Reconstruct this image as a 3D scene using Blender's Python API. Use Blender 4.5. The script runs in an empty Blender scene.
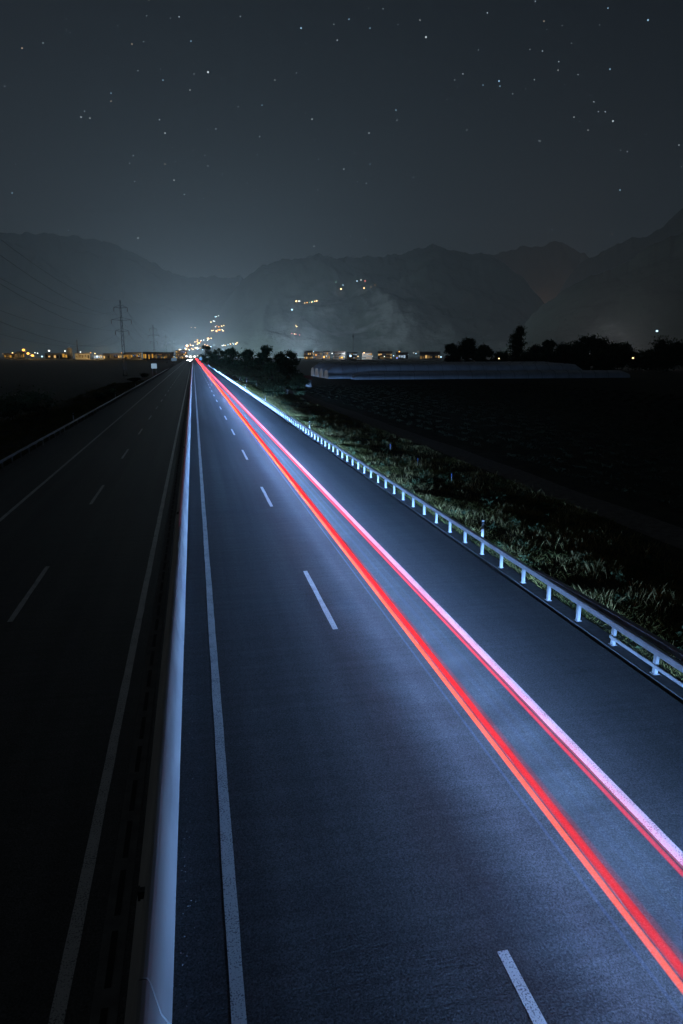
import bpy, math, random
import numpy as np
from mathutils import Vector, Matrix

R = math.radians
random.seed(7)
rng = np.random.default_rng(11)
scene = bpy.context.scene
col = scene.collection

# ------------------------------------------------------------------ camera
PITCH, YAW, CAMH = 12.95, 11.97, 8.3
cam_d = bpy.data.cameras.new('camera')
cam_d.sensor_fit = 'VERTICAL'
cam_d.sensor_height = 36.0
cam_d.sensor_width = 24.0
cam_d.lens = 24.0
cam_d.clip_start = 0.1
cam_d.clip_end = 300000.0
cam = bpy.data.objects.new('camera', cam_d)
cam.location = (0, 0, CAMH)
cam.rotation_euler = (R(90 - PITCH), 0, R(-YAW))
col.objects.link(cam)
scene.camera = cam

# ------------------------------------------------------------------ night sky (moonlit)
MOON_EL, MOON_AZ = 32.0, -62.0          # azimuth clockwise from +Y
world = bpy.data.worlds.new('World')
scene.world = world
world.use_nodes = True
wn = world.node_tree.nodes
wl = world.node_tree.links
bg = wn['Background']
sky = wn.new('ShaderNodeTexSky')
sky.sky_type = 'NISHITA'
sky.sun_disc = False
sky.sun_elevation = R(MOON_EL)
sky.sun_rotation = R(MOON_AZ)
sky.air_density = 0.6
sky.dust_density = 4.5
sky.ozone_density = 1.0
sky.altitude = 500
hsv = wn.new('ShaderNodeHueSaturation')
hsv.inputs['Saturation'].default_value = 1.1
hsv.inputs['Value'].default_value = 1.0
wl.new(sky.outputs[0], hsv.inputs['Color'])
tint = wn.new('ShaderNodeMix')
tint.data_type = 'RGBA'
tint.blend_type = 'MULTIPLY'
tint.inputs[0].default_value = 1.0
tint.inputs[7].default_value = (0.93, 1.02, 1.06, 1)
wl.new(hsv.outputs[0], tint.inputs[6])
# light-polluted air low over the whole horizon
wtc = wn.new('ShaderNodeTexCoord')
wsp = wn.new('ShaderNodeSeparateXYZ')
wl.new(wtc.outputs['Generated'], wsp.inputs[0])
wab = wn.new('ShaderNodeMath'); wab.operation = 'ABSOLUTE'; wl.new(wsp.outputs[2], wab.inputs[0])
wsu = wn.new('ShaderNodeMath'); wsu.operation = 'SUBTRACT'; wsu.inputs[0].default_value = 1.0; wl.new(wab.outputs[0], wsu.inputs[1])
wpo = wn.new('ShaderNodeMath'); wpo.operation = 'POWER'; wpo.inputs[1].default_value = 7.0; wl.new(wsu.outputs[0], wpo.inputs[0])
wco = wn.new('ShaderNodeVectorMath'); wco.operation = 'SCALE'; wco.inputs[0].default_value = (14.0, 19.5, 23.5)
wl.new(wpo.outputs[0], wco.inputs['Scale'])
wad = wn.new('ShaderNodeVectorMath'); wad.operation = 'ADD'
wl.new(tint.outputs[2], wad.inputs[0]); wl.new(wco.outputs[0], wad.inputs[1])
wl.new(wad.outputs[0], bg.inputs['Color'])
bg.inputs['Strength'].default_value = 0.0021

moon_d = bpy.data.lights.new('moonlight', 'SUN')
moon_d.energy = 0.015
moon_d.angle = R(0.5)
moon_d.color = (0.85, 0.94, 1.0)
moon = bpy.data.objects.new('moonlight', moon_d)
el, az = R(MOON_EL), R(MOON_AZ)
d = Vector((math.sin(az) * math.cos(el), math.cos(az) * math.cos(el), math.sin(el)))
moon.rotation_euler = d.to_track_quat('Z', 'Y').to_euler()
moon.location = (-40, 30, 60)
col.objects.link(moon)

vs = scene.view_settings
vs.view_transform = 'Standard'
vs.look = 'None'
vs.gamma = 1.0
vs.exposure = 0.0
vs.use_curve_mapping = False
scene.cycles.use_denoising = True
scene.cycles.use_adaptive_sampling = True
scene.cycles.adaptive_threshold = 0.02
scene.cycles.max_bounces = 4
scene.cycles.diffuse_bounces = 2
scene.cycles.glossy_bounces = 1
scene.cycles.transparent_max_bounces = 24
scene.cycles.volume_bounces = 0
scene.cycles.sample_clamp_indirect = 0.5

# ------------------------------------------------------------------ helpers
FOC = 24.0 / 36.0 * 1024.0
ROT = cam.rotation_euler.to_matrix()


def ray(px, py):
    """direction in the world of a point of the picture"""
    v = Vector(((px - 341.5) / FOC, -(py - 512.0) / FOC, -1.0))
    return (ROT @ v).normalized()


def at(px, py, dist):
    """point that lies dist metres (on the map) away in that direction"""
    v = ray(px, py)
    k = dist / math.hypot(v.x, v.y)
    return Vector((v.x * k, v.y * k, CAMH + v.z * k))


def az_el(px, py):
    v = ray(px, py)
    return math.atan2(v.x, v.y), v.z / math.hypot(v.x, v.y)


def tag(o, label=None, cat=None, group=None, kind=None):
    if label: o['label'] = label
    if cat: o['category'] = cat
    if group: o['group'] = group
    if kind: o['kind'] = kind
    return o


def empty(name, loc=(0, 0, 0), rz=0.0):
    o = bpy.data.objects.new(name, None)
    o.empty_display_size = 0.3
    col.objects.link(o)
    o.location = loc
    o.rotation_euler = (0, 0, rz)
    return o


class MB:
    def __init__(s):
        s.v, s.f = [], []

    def add(s, vs_, fs_):
        n = len(s.v)
        s.v += [tuple(p) for p in vs_]
        s.f += [tuple(i + n for i in f) for f in fs_]
        return s

    def box(s, x0, x1, y0, y1, z0, z1):
        return s.add([(x0, y0, z0), (x1, y0, z0), (x1, y1, z0), (x0, y1, z0), (x0, y0, z1), (x1, y0, z1), (x1, y1, z1), (x0, y1, z1)],
                     [(3, 2, 1, 0), (4, 5, 6, 7), (0, 1, 5, 4), (1, 2, 6, 5), (2, 3, 7, 6), (3, 0, 4, 7)])

    def tube(s, pts, rad, n=6, cap=True):
        pts = [Vector(p) for p in pts]
        rads = rad if isinstance(rad, (list, tuple)) else [rad] * len(pts)
        base = len(s.v)
        for i, p in enumerate(pts):
            t = (pts[min(i + 1, len(pts) - 1)] - pts[max(i - 1, 0)]).normalized()
            up = Vector((0, 0, 1)) if abs(t.z) < 0.95 else Vector((1, 0, 0))
            a = t.cross(up).normalized()
            b = a.cross(t)
            for k in range(n):
                w = 2 * math.pi * (k + 0.5) / n
                s.v.append(tuple(p + (a * math.cos(w) + b * math.sin(w)) * rads[i]))
        for i in range(len(pts) - 1):
            for k in range(n):
                k2 = (k + 1) % n
                s.f.append((base + i * n + k, base + (i + 1) * n + k, base + (i + 1) * n + k2, base + i * n + k2))
        if cap:
            s.f.append(tuple(base + k for k in range(n)))
            e = base + (len(pts) - 1) * n
            s.f.append(tuple(e + k for k in reversed(range(n))))
        return s

    def prism(s, prof, y0, y1):
        """profile of (x, z) pushed along y"""
        n = len(prof)
        s2 = [(x, y0, z) for x, z in prof] + [(x, y1, z) for x, z in prof]
        fs = [(i, n + i, n + (i + 1) % n, (i + 1) % n) for i in range(n)]
        fs += [tuple(range(n)), tuple(reversed(range(n, 2 * n)))]
        return s.add(s2, fs)

    def ball(s, c, r, seg=8, rings=5, sq=(1, 1, 1)):
        vs_, fs_ = [], []
        for i in range(rings + 1):
            ph = math.pi * i / rings
            for k in range(seg):
                w = 2 * math.pi * k / seg
                vs_.append((c[0] + r * sq[0] * math.sin(ph) * math.cos(w), c[1] + r * sq[1] * math.sin(ph) * math.sin(w), c[2] + r * sq[2] * math.cos(ph)))
        for i in range(rings):
            for k in range(seg):
                fs_.append((i * seg + k, (i + 1) * seg + k, (i + 1) * seg + (k + 1) % seg, i * seg + (k + 1) % seg))
        return s.add(vs_, fs_)

    def mesh(s, name, mat):
        me = bpy.data.meshes.new(name)
        me.from_pydata(s.v, [], s.f)
        me.validate()
        me.update()
        me.materials.append(mat)
        return me

    def build(s, name, mat, parent=None, loc=None, smooth=False, bevel=0):
        me = s.mesh(name, mat)
        return link(name, me, parent, loc, smooth, bevel)


def link(name, me, parent=None, loc=None, smooth=False, bevel=0):
    o = bpy.data.objects.new(name, me)
    col.objects.link(o)
    if parent: o.parent = parent
    if loc is not None: o.location = loc
    if smooth:
        me.polygons.foreach_set('use_smooth', [True] * len(me.polygons))
    if bevel:
        b = o.modifiers.new('bevel', 'BEVEL')
        b.width = bevel
        b.segments = 2
        b.limit_method = 'ANGLE'
    return o


def np_mesh(name, verts, faces_flat, per_face, mat):
    """fast mesh from numpy arrays, every face with per_face corners"""
    me = bpy.data.meshes.new(name)
    nf = len(faces_flat) // per_face
    me.vertices.add(len(verts))
    me.vertices.foreach_set('co', np.asarray(verts, dtype=np.float32).ravel())
    me.loops.add(len(faces_flat))
    me.loops.foreach_set('vertex_index', np.asarray(faces_flat, dtype=np.int32))
    me.polygons.add(nf)
    me.polygons.foreach_set('loop_start', np.arange(0, nf * per_face, per_face, dtype=np.int32))
    me.polygons.foreach_set('loop_total', np.full(nf, per_face, dtype=np.int32))
    me.update(calc_edges=True)
    me.materials.append(mat)
    return me


def copy_tree(o, parent=None):
    c = o.copy()
    col.objects.link(c)
    c.parent = parent
    for ch in list(o.children):
        copy_tree(ch, c)
    return c


# value noise on numpy arrays
def _hash(ix, iy, seed):
    h = (ix.astype(np.int64) * 374761393 + iy.astype(np.int64) * 668265263 + seed * 1274126177) & 0xFFFFFFFF
    h = ((h ^ (h >> 13)) * 1274126177) & 0xFFFFFFFF
    return ((h ^ (h >> 16)) & 0xFFFF) / 65535.0


def vnoise(x, y, seed=0):
    x = np.asarray(x, dtype=float); y = np.asarray(y, dtype=float)
    ix, iy = np.floor(x), np.floor(y)
    fx, fy = x - ix, y - iy
    fx = fx * fx * (3 - 2 * fx); fy = fy * fy * (3 - 2 * fy)
    a = _hash(ix, iy, seed); b = _hash(ix + 1, iy, seed); c = _hash(ix, iy + 1, seed); d_ = _hash(ix + 1, iy + 1, seed)
    return (a * (1 - fx) + b * fx) * (1 - fy) + (c * (1 - fx) + d_ * fx) * fy


def fbm(x, y, seed=0, octv=5, ridged=False):
    t, amp, tot = 0.0, 1.0, 0.0
    for k in range(octv):
        n = vnoise(x * 2 ** k, y * 2 ** k, seed + k * 17)
        if ridged: n = 1 - np.abs(2 * n - 1)
        t = t + n * amp; tot += amp; amp *= 0.5
    return t / tot


# ------------------------------------------------------------------ materials
def new_mat(name):
    m = bpy.data.materials.new(name)
    m.use_nodes = True
    return m, m.node_tree.nodes, m.node_tree.links, m.node_tree.nodes['Principled BSDF']


def mat(name, c1, c2=None, rough=0.8, metal=0.0, scale=8.0, detail=6, bump=0.0, bscale=None, bdist=0.01, spec=0.5, stretch=None, lo=0.35, hi=0.65):
    m, n, l, p = new_mat(name)
    p.inputs['Roughness'].default_value = rough
    p.inputs['Metallic'].default_value = metal
    p.inputs['Specular IOR Level'].default_value = spec
    tc = n.new('ShaderNodeTexCoord')
    src = tc.outputs['Object']
    if stretch:
        mp = n.new('ShaderNodeMapping')
        mp.inputs['Scale'].default_value = stretch
        l.new(src, mp.inputs['Vector'])
        src = mp.outputs[0]
    if c2 is None: c2 = tuple(c * 0.8 for c in c1)
    no = n.new('ShaderNodeTexNoise')
    no.inputs['Scale'].default_value = scale
    no.inputs['Detail'].default_value = detail
    l.new(src, no.inputs['Vector'])
    cr = n.new('ShaderNodeValToRGB')
    cr.color_ramp.elements[0].position = lo
    cr.color_ramp.elements[1].position = hi
    cr.color_ramp.elements[0].color = (*c2, 1)
    cr.color_ramp.elements[1].color = (*c1, 1)
    l.new(no.outputs['Fac'], cr.inputs[0])
    l.new(cr.outputs[0], p.inputs['Base Color'])
    if bump:
        nb = n.new('ShaderNodeTexNoise')
        nb.inputs['Scale'].default_value = bscale or scale * 4
        nb.inputs['Detail'].default_value = 3
        l.new(src, nb.inputs['Vector'])
        b = n.new('ShaderNodeBump')
        b.inputs['Strength'].default_value = bump
        b.inputs['Distance'].default_value = bdist
        l.new(nb.outputs['Fac'], b.inputs['Height'])
        l.new(b.outputs[0], p.inputs['Normal'])
    return m


def emit(name, color, strength):
    m = bpy.data.materials.new(name)
    m.use_nodes = True
    n, l = m.node_tree.nodes, m.node_tree.links
    n.clear()
    o = n.new('ShaderNodeOutputMaterial')
    e = n.new('ShaderNodeEmission')
    e.inputs[0].default_value = (*color, 1)
    e.inputs[1].default_value = strength
    l.new(e.outputs[0], o.inputs['Surface'])
    return m


def glow(name, color, strength, absorb=0.0, through=(0.97, 0.75, 0.03)):
    """light given off along a path: an even emission volume"""
    m = bpy.data.materials.new(name)
    m.use_nodes = True
    n, l = m.node_tree.nodes, m.node_tree.links
    n.clear()
    o = n.new('ShaderNodeOutputMaterial')
    e = n.new('ShaderNodeEmission')
    e.inputs[0].default_value = (*color, 1)
    e.inputs[1].default_value = strength
    if absorb:
        ab = n.new('ShaderNodeVolumeAbsorption')
        ab.inputs['Color'].default_value = (*through, 1)
        ab.inputs['Density'].default_value = absorb
        ad = n.new('ShaderNodeAddShader')
        l.new(e.outputs[0], ad.inputs[0])
        l.new(ab.outputs[0], ad.inputs[1])
        l.new(ad.outputs[0], o.inputs['Volume'])
    else:
        l.new(e.outputs[0], o.inputs['Volume'])
    return m


def asphalt_mat(name, base, dark, tracks):
    """aggregate grain, large worn patches, lighter wheel tracks along y, fine cross rolling marks"""
    m, n, l, p = new_mat(name)
    tc = n.new('ShaderNodeTexCoord')
    ob = tc.outputs['Object']
    # grain
    g = n.new('ShaderNodeTexVoronoi'); g.inputs['Scale'].default_value = 52
    l.new(ob, g.inputs['Vector'])
    g2 = n.new('ShaderNodeTexNoise'); g2.inputs['Scale'].default_value = 28; g2.inputs['Detail'].default_value = 5
    l.new(ob, g2.inputs['Vector'])
    # patches, long in y
    mp = n.new('ShaderNodeMapping'); mp.inputs['Scale'].default_value = (1.6, 0.03, 1)
    l.new(ob, mp.inputs['Vector'])
    pa = n.new('ShaderNodeTexNoise'); pa.inputs['Scale'].default_value = 1.0; pa.inputs['Detail'].default_value = 7
    l.new(mp.outputs[0], pa.inputs['Vector'])
    # cross marks
    mc = n.new('ShaderNodeMapping'); mc.inputs['Scale'].default_value = (0.35, 4.5, 1)
    l.new(ob, mc.inputs['Vector'])
    cx = n.new('ShaderNodeTexNoise'); cx.inputs['Scale'].default_value = 1.0; cx.inputs['Detail'].default_value = 4
    l.new(mc.outputs[0], cx.inputs['Vector'])
    # wheel tracks
    sep = n.new('ShaderNodeSeparateXYZ'); l.new(ob, sep.inputs[0])
    acc = None
    for tx in tracks:
        s_ = n.new('ShaderNodeMath'); s_.operation = 'SUBTRACT'; s_.inputs[1].default_value = tx; l.new(sep.outputs[0], s_.inputs[0])
        a_ = n.new('ShaderNodeMath'); a_.operation = 'ABSOLUTE'; l.new(s_.outputs[0], a_.inputs[0])
        r_ = n.new('ShaderNodeMapRange'); r_.interpolation_type = 'SMOOTHSTEP'
        r_.inputs['From Min'].default_value = 0.1; r_.inputs['From Max'].default_value = 0.55
        r_.inputs['To Min'].default_value = 1.0; r_.inputs['To Max'].default_value = 0.0
        l.new(a_.outputs[0], r_.inputs['Value'])
        if acc is None: acc = r_.outputs[0]
        else:
            ad = n.new('ShaderNodeMath'); ad.operation = 'ADD'; l.new(acc, ad.inputs[0]); l.new(r_.outputs[0], ad.inputs[1]); acc = ad.outputs[0]

    def scaled(sock, a, b, f0=0.3, f1=0.7):
        r_ = n.new('ShaderNodeMapRange')
        r_.inputs['From Min'].default_value = f0; r_.inputs['From Max'].default_value = f1
        r_.inputs['To Min'].default_value = a; r_.inputs['To Max'].default_value = b
        l.new(sock, r_.inputs['Value'])
        return r_.outputs[0]

    def mul(a, b):
        x = n.new('ShaderNodeMath'); x.operation = 'MULTIPLY'
        l.new(a, x.inputs[0]); l.new(b, x.inputs[1]); return x.outputs[0]
    f = mul(scaled(g.outputs['Color'], 0.42, 1.8, 0.0, 1.0), scaled(g2.outputs['Fac'], 0.7, 1.3))
    f = mul(f, scaled(pa.outputs['Fac'], 0.9, 1.1))
    f = mul(f, scaled(cx.outputs['Fac'], 0.86, 1.14))
    f = mul(f, scaled(acc, 1.0, 1.16, 0.0, 1.0))
    mx = n.new('ShaderNodeMix'); mx.data_type = 'RGBA'
    mx.inputs[6].default_value = (*dark, 1); mx.inputs[7].default_value = (*base, 1)
    vm = n.new('ShaderNodeVectorMath'); vm.operation = 'SCALE'
    l.new(pa.outputs['Fac'], mx.inputs[0])
    l.new(mx.outputs[2], vm.inputs[0]); l.new(f, vm.inputs['Scale'])
    l.new(vm.outputs[0], p.inputs['Base Color'])
    p.inputs['Roughness'].default_value = 0.72
    p.inputs['Specular IOR Level'].default_value = 0.35
    b = n.new('ShaderNodeBump'); b.inputs['Strength'].default_value = 0.55; b.inputs['Distance'].default_value = 0.012
    l.new(g2.outputs['Fac'], b.inputs['Height'])
    b2 = n.new('ShaderNodeBump'); b2.inputs['Strength'].default_value = 0.35; b2.inputs['Distance'].default_value = 0.02
    l.new(cx.outputs['Fac'], b2.inputs['Height']); l.new(b.outputs[0], b2.inputs['Normal'])
    l.new(b2.outputs[0], p.inputs['Normal'])
    return m


def paint_mat(name, c):
    """thermoplastic road paint, worn through to the stone in specks"""
    m, n, l, p = new_mat(name)
    tc = n.new('ShaderNodeTexCoord')
    v = n.new('ShaderNodeTexNoise'); v.inputs['Scale'].default_value = 38; v.inputs['Detail'].default_value = 4
    l.new(tc.outputs['Object'], v.inputs['Vector'])
    w = n.new('ShaderNodeTexNoise'); w.inputs['Scale'].default_value = 2.2; w.inputs['Detail'].default_value = 5
    l.new(tc.outputs['Object'], w.inputs['Vector'])
    ad = n.new('ShaderNodeMath'); ad.operation = 'MULTIPLY_ADD'; ad.inputs[1].default_value = 0.35; l.new(w.outputs['Fac'], ad.inputs[0]); l.new(v.outputs['Fac'], ad.inputs[2])
    cr = n.new('ShaderNodeValToRGB')
    cr.color_ramp.elements[0].position = 0.54; cr.color_ramp.elements[0].color = (c * 0.28, c * 0.29, c * 0.3, 1)
    cr.color_ramp.elements[1].position = 0.66; cr.color_ramp.elements[1].color = (c, c, c * 0.97, 1)
    l.new(ad.outputs[0], cr.inputs[0]); l.new(cr.outputs[0], p.inputs['Base Color'])
    p.inputs['Roughness'].default_value = 0.6
    b = n.new('ShaderNodeBump'); b.inputs['Strength'].default_value = 0.6; b.inputs['Distance'].default_value = 0.008
    l.new(v.outputs['Fac'], b.inputs['Height']); l.new(b.outputs[0], p.inputs['Normal'])
    return m


M = {}
M['asphalt'] = asphalt_mat('asphalt', (0.066, 0.066, 0.066), (0.046, 0.046, 0.047), (1.2, 2.95, 5.0, 6.8))
M['asphalt_l'] = asphalt_mat('asphalt_opposite', (0.058, 0.058, 0.058), (0.042, 0.042, 0.042), (-3.15, -5.0, -7.2, -9.0))
M['paint'] = paint_mat('road_paint', 0.62)
M['strip'] = mat('edge_strip', (0.075, 0.074, 0.072), (0.04, 0.04, 0.04), rough=0.9, scale=6, bump=0.5, bscale=40)
M['concrete'] = mat('barrier_concrete', (0.36, 0.36, 0.35), (0.27, 0.27, 0.265), rough=0.85, scale=1.3, detail=9, bump=0.25, bscale=30, stretch=(1, 0.35, 1))
M['channel'] = mat('channel_concrete', (0.16, 0.16, 0.155), (0.1, 0.1, 0.1), rough=0.9, scale=3, bump=0.3)
M['black'] = mat('slot_black', (0.012, 0.012, 0.012), rough=0.9)
M['steel'] = mat('galvanised_steel', (0.46, 0.47, 0.48), (0.34, 0.35, 0.36), rough=0.42, metal=0.35, scale=3, detail=8, bump=0.08, bscale=20)
M['steel_dim'] = mat('dim_steel', (0.27, 0.24, 0.25), (0.19, 0.17, 0.17), rough=0.6, metal=0.3, scale=5)  # darker, purplish steel; carries the dim, reddish light in its colour
M['white_plastic'] = mat('white_plastic', (0.7, 0.7, 0.7), rough=0.5)
M['black_plastic'] = mat('black_plastic', (0.02, 0.02, 0.02), rough=0.5)
M['reflector'] = mat('reflector_glass', (0.75, 0.76, 0.78), rough=0.15, metal=0.8)
M['blue_plastic'] = mat('blue_marker', (0.12, 0.2, 0.5), rough=0.5)
M['soil'] = mat('ground_soil', (0.05, 0.05, 0.032), (0.022, 0.024, 0.015), rough=1.0, scale=0.9, detail=10, bump=0.7, bscale=5, bdist=0.06, spec=0.1)
M['track'] = mat('track_gravel', (0.17, 0.155, 0.135), (0.1, 0.092, 0.08), rough=1.0, scale=2.5, detail=9, bump=0.6, bscale=25, spec=0.1)
M['grass'] = mat('verge_grass', (0.2, 0.17, 0.05), (0.05, 0.065, 0.018), rough=0.9, scale=0.55, detail=8, spec=0.15)
M['dry'] = mat('dry_stalks', (0.36, 0.28, 0.11), (0.15, 0.12, 0.05), rough=0.9, scale=1.2, spec=0.15)
M['thatch'] = mat('matted_grass', (0.15, 0.135, 0.055), (0.05, 0.06, 0.022), rough=0.95, scale=0.8, detail=8, spec=0.1)
M['weed'] = mat('weed_leaf', (0.085, 0.12, 0.05), (0.035, 0.055, 0.025), rough=0.8, scale=1.5, spec=0.2)
M['crop'] = mat('crop_leaf', (0.028, 0.03, 0.014), (0.014, 0.016, 0.008), rough=0.9, scale=0.4, spec=0.1)
M['leaf'] = mat('tree_leaf', (0.06, 0.08, 0.035), (0.028, 0.04, 0.018), rough=0.85, scale=0.5, spec=0.15)
M['bark'] = mat('bark', (0.08, 0.065, 0.05), (0.045, 0.037, 0.03), rough=1.0, scale=6, bump=0.5)
M['forest'] = mat('mountain_forest', (0.1, 0.1, 0.085), (0.04, 0.05, 0.04), rough=1.0, scale=0.004, detail=10, spec=0.0)
def rock_forest():
    m, n, l, p = new_mat('mountain_slopes')
    tc = n.new('ShaderNodeTexCoord')
    mp = n.new('ShaderNodeMapping'); mp.inputs['Scale'].default_value = (1.0, 1.0, 0.35)
    l.new(tc.outputs['Object'], mp.inputs['Vector'])
    no = n.new('ShaderNodeTexNoise'); no.inputs['Scale'].default_value = 0.0035; no.inputs['Detail'].default_value = 12; no.inputs['Roughness'].default_value = 0.62
    l.new(mp.outputs[0], no.inputs['Vector'])
    big = n.new('ShaderNodeTexNoise'); big.inputs['Scale'].default_value = 0.0011; big.inputs['Detail'].default_value = 4
    l.new(tc.outputs['Object'], big.inputs['Vector'])
    ge = n.new('ShaderNodeNewGeometry'); sp = n.new('ShaderNodeSeparateXYZ'); l.new(ge.outputs['Normal'], sp.inputs[0])
    # a bare cliff on the central mountain, wood everywhere else
    dv = n.new('ShaderNodeVectorMath'); dv.operation = 'SUBTRACT'; dv.inputs[1].default_value = CLIFF
    l.new(tc.outputs['Object'], dv.inputs[0])
    ds = n.new('ShaderNodeVectorMath'); ds.operation = 'MULTIPLY'; ds.inputs[1].default_value = (1.0, 0.7, 1.4)
    l.new(dv.outputs[0], ds.inputs[0])
    ln = n.new('ShaderNodeVectorMath'); ln.operation = 'LENGTH'; l.new(ds.outputs[0], ln.inputs[0])
    r2 = n.new('ShaderNodeMapRange'); r2.inputs['From Min'].default_value = 750.0; r2.inputs['From Max'].default_value = 250.0
    l.new(ln.outputs['Value'], r2.inputs['Value'])
    ad = n.new('ShaderNodeMath'); ad.operation = 'MULTIPLY'; l.new(r2.outputs[0], ad.inputs[0]); ad.inputs[1].default_value = 1.0
    r3 = n.new('ShaderNodeMapRange'); r3.inputs['From Min'].default_value = 0.42; r3.inputs['From Max'].default_value = 0.56
    l.new(no.outputs['Fac'], r3.inputs['Value'])
    mu = n.new('ShaderNodeMath'); mu.operation = 'MULTIPLY'; l.new(ad.outputs[0], mu.inputs[0]); l.new(r3.outputs[0], mu.inputs[1])
    mx = n.new('ShaderNodeMix'); mx.data_type = 'RGBA'
    mx.inputs[6].default_value = (0.045, 0.052, 0.04, 1); mx.inputs[7].default_value = (0.2, 0.195, 0.18, 1)
    l.new(mu.outputs[0], mx.inputs[0]); l.new(mx.outputs[2], p.inputs['Base Color'])
    p.inputs['Roughness'].default_value = 1.0
    p.inputs['Specular IOR Level'].default_value = 0.0
    b = n.new('ShaderNodeBump'); b.inputs['Strength'].default_value = 1.0; b.inputs['Distance'].default_value = 40.0
    l.new(no.outputs['Fac'], b.inputs['Height']); l.new(b.outputs[0], p.inputs['Normal'])
    return m


CLIFF = tuple(at(368, 318, 4700))
M['forest'] = rock_forest()
M['film'] = mat('tunnel_film', (0.55, 0.57, 0.58), (0.42, 0.44, 0.45), rough=0.45, scale=0.3)
M['pylon'] = mat('pylon_steel', (0.1, 0.1, 0.105), (0.07, 0.07, 0.072), rough=0.7, metal=0.3, scale=2)
M['cable'] = mat('cable_aluminium', (0.06, 0.06, 0.062), rough=0.7, scale=2)
M['porcelain'] = mat('insulator', (0.12, 0.08, 0.06), rough=0.4, scale=2)
M['wall'] = mat('far_wall', (0.3, 0.29, 0.27), (0.22, 0.21, 0.2), rough=0.9, scale=0.2)
M['roof'] = mat('far_roof', (0.1, 0.07, 0.06), (0.07, 0.055, 0.05), rough=0.9, scale=0.3)
M['red_roof'] = mat('shed_roof', (0.25, 0.06, 0.04), (0.16, 0.045, 0.03), rough=0.8, scale=0.6)
M['car_paint'] = mat('car_paint', (0.08, 0.08, 0.09), rough=0.3, scale=1)
M['tyre'] = mat('tyre', (0.02, 0.02, 0.02), rough=0.9)
M['glass'] = mat('dark_glass', (0.02, 0.022, 0.025), rough=0.1)
M['win_warm'] = emit('window_warm', (1.0, 0.62, 0.22), 0.75)
M['glow_yellow'] = emit('yellow_glow', (1.0, 0.5, 0.08), 0.55)  # panes glow in place of facades lit by yellow lamps
M['win_dim'] = emit('window_dim', (1.0, 0.6, 0.2), 0.16)
M['win_cool'] = emit('window_cool', (0.6, 0.8, 1.0), 0.6)

# ------------------------------------------------------------------ ground, one sheet to the foot of the mountains
XR_EDGE, XL_EDGE = 12.02, -14.6
FIELD_Z = -0.9


def gz(x, y):
    x = np.asarray(x, dtype=float); y = np.asarray(y, dtype=float)
    t = np.clip((x - XR_EDGE) / 9.0, 0, 1)
    u = np.clip((XL_EDGE - x) / 8.0, 0, 1)
    t = t * t * (3 - 2 * t); u = u * u * (3 - 2 * u)
    inside = (x > XL_EDGE + 0.05) & (x < XR_EDGE - 0.05)
    z = np.where(inside, -0.16, -0.02 + (FIELD_Z + 0.02) * np.maximum(t, u))
    bump = (fbm(x * 0.5, y * 0.5, 3, 3) - 0.5) * 0.22
    out = np.clip(np.maximum((x - XR_EDGE - 0.4) / 2.0, (XL_EDGE - 0.4 - x) / 2.0), 0, 1)
    on_track = (x > 22.2) & (x < 26.6)
    return z + np.where(on_track, 0.0, bump * out)


def stations(lo, hi, fine, far, grow):
    a, x, st = [lo], lo, fine
    return a


xs = list(np.arange(XL_EDGE - 0.001, XL_EDGE, 1))
xs = [-14000, -9000, -6000, -4000, -2500, -1500, -900, -500, -300, -200, -140, -100, -75] + list(np.arange(-60, -22, 2.0)) + list(np.arange(-22, -14.7, 0.5)) + \
     [XL_EDGE - 0.06, XL_EDGE + 0.06, -10, -5, 0, 5, 9, XR_EDGE - 0.06, XR_EDGE + 0.06] + list(np.arange(12.5, 28, 0.5)) + list(np.arange(28, 62, 2.0)) + \
     [75, 100, 140, 200, 300, 500, 900, 1500, 2500, 4000, 6000, 9000, 14000]
ys = [-400, -150, -60, -30] + list(np.arange(-15, 90, 0.75)) + list(np.arange(90, 240, 3.0)) + [260, 300, 350, 420, 520, 700, 1000, 1500, 2200, 3200, 4500, 6500, 9000, 13000, 18000]
gx, gy = np.meshgrid(xs, ys)
gzv = gz(gx, gy)
vv = np.stack([gx, gy, gzv], -1).reshape(-1, 3)
nx, ny = len(xs), len(ys)
ii = (np.arange(ny - 1)[:, None] * nx + np.arange(nx - 1)[None, :]).ravel()
ff = np.stack([ii, ii + 1, ii + nx + 1, ii + nx], -1).ravel()
ground = link('ground', np_mesh('ground', vv, ff, 4, M['soil']), smooth=True)
tag(ground, 'dark fields and sloping verges on both sides of the motorway', 'ground', kind='structure')

# farm track that runs along the foot of the right embankment
tys = list(np.arange(-10, 300, 2.0))
tv, tf = [], []
for i, y in enumerate(tys):
    w = 0.15 * math.sin(y * 0.13) + 0.1 * math.sin(y * 0.41)
    for k, x in enumerate((22.9, 23.6, 24.3, 25.0, 25.7)):
        hump = (0.0, 0.035, 0.06, 0.035, 0.0)[k]
        tv.append((x + w * (1 if k in (0, 4) else 0.4), y, FIELD_Z + 0.012 + hump))
for i in range(len(tys) - 1):
    for k in range(4):
        a = i * 5 + k
        tf += [a, a + 1, a + 6, a + 5]
track = link('path', np_mesh('path', tv, tf, 4, M['track']), smooth=True)
tag(track, 'pale gravel farm track running parallel to the motorway beyond the verge', 'path', kind='structure')

# ------------------------------------------------------------------ carriageways
Y0, Y1 = -12.0, 2600.0


def sheet(name, x0, x1, z, mat_, y0=Y0, y1=Y1, thick=0.14):
    return MB().box(x0, x1, y0, y1, z - thick, z).build(name, mat_)


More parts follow.
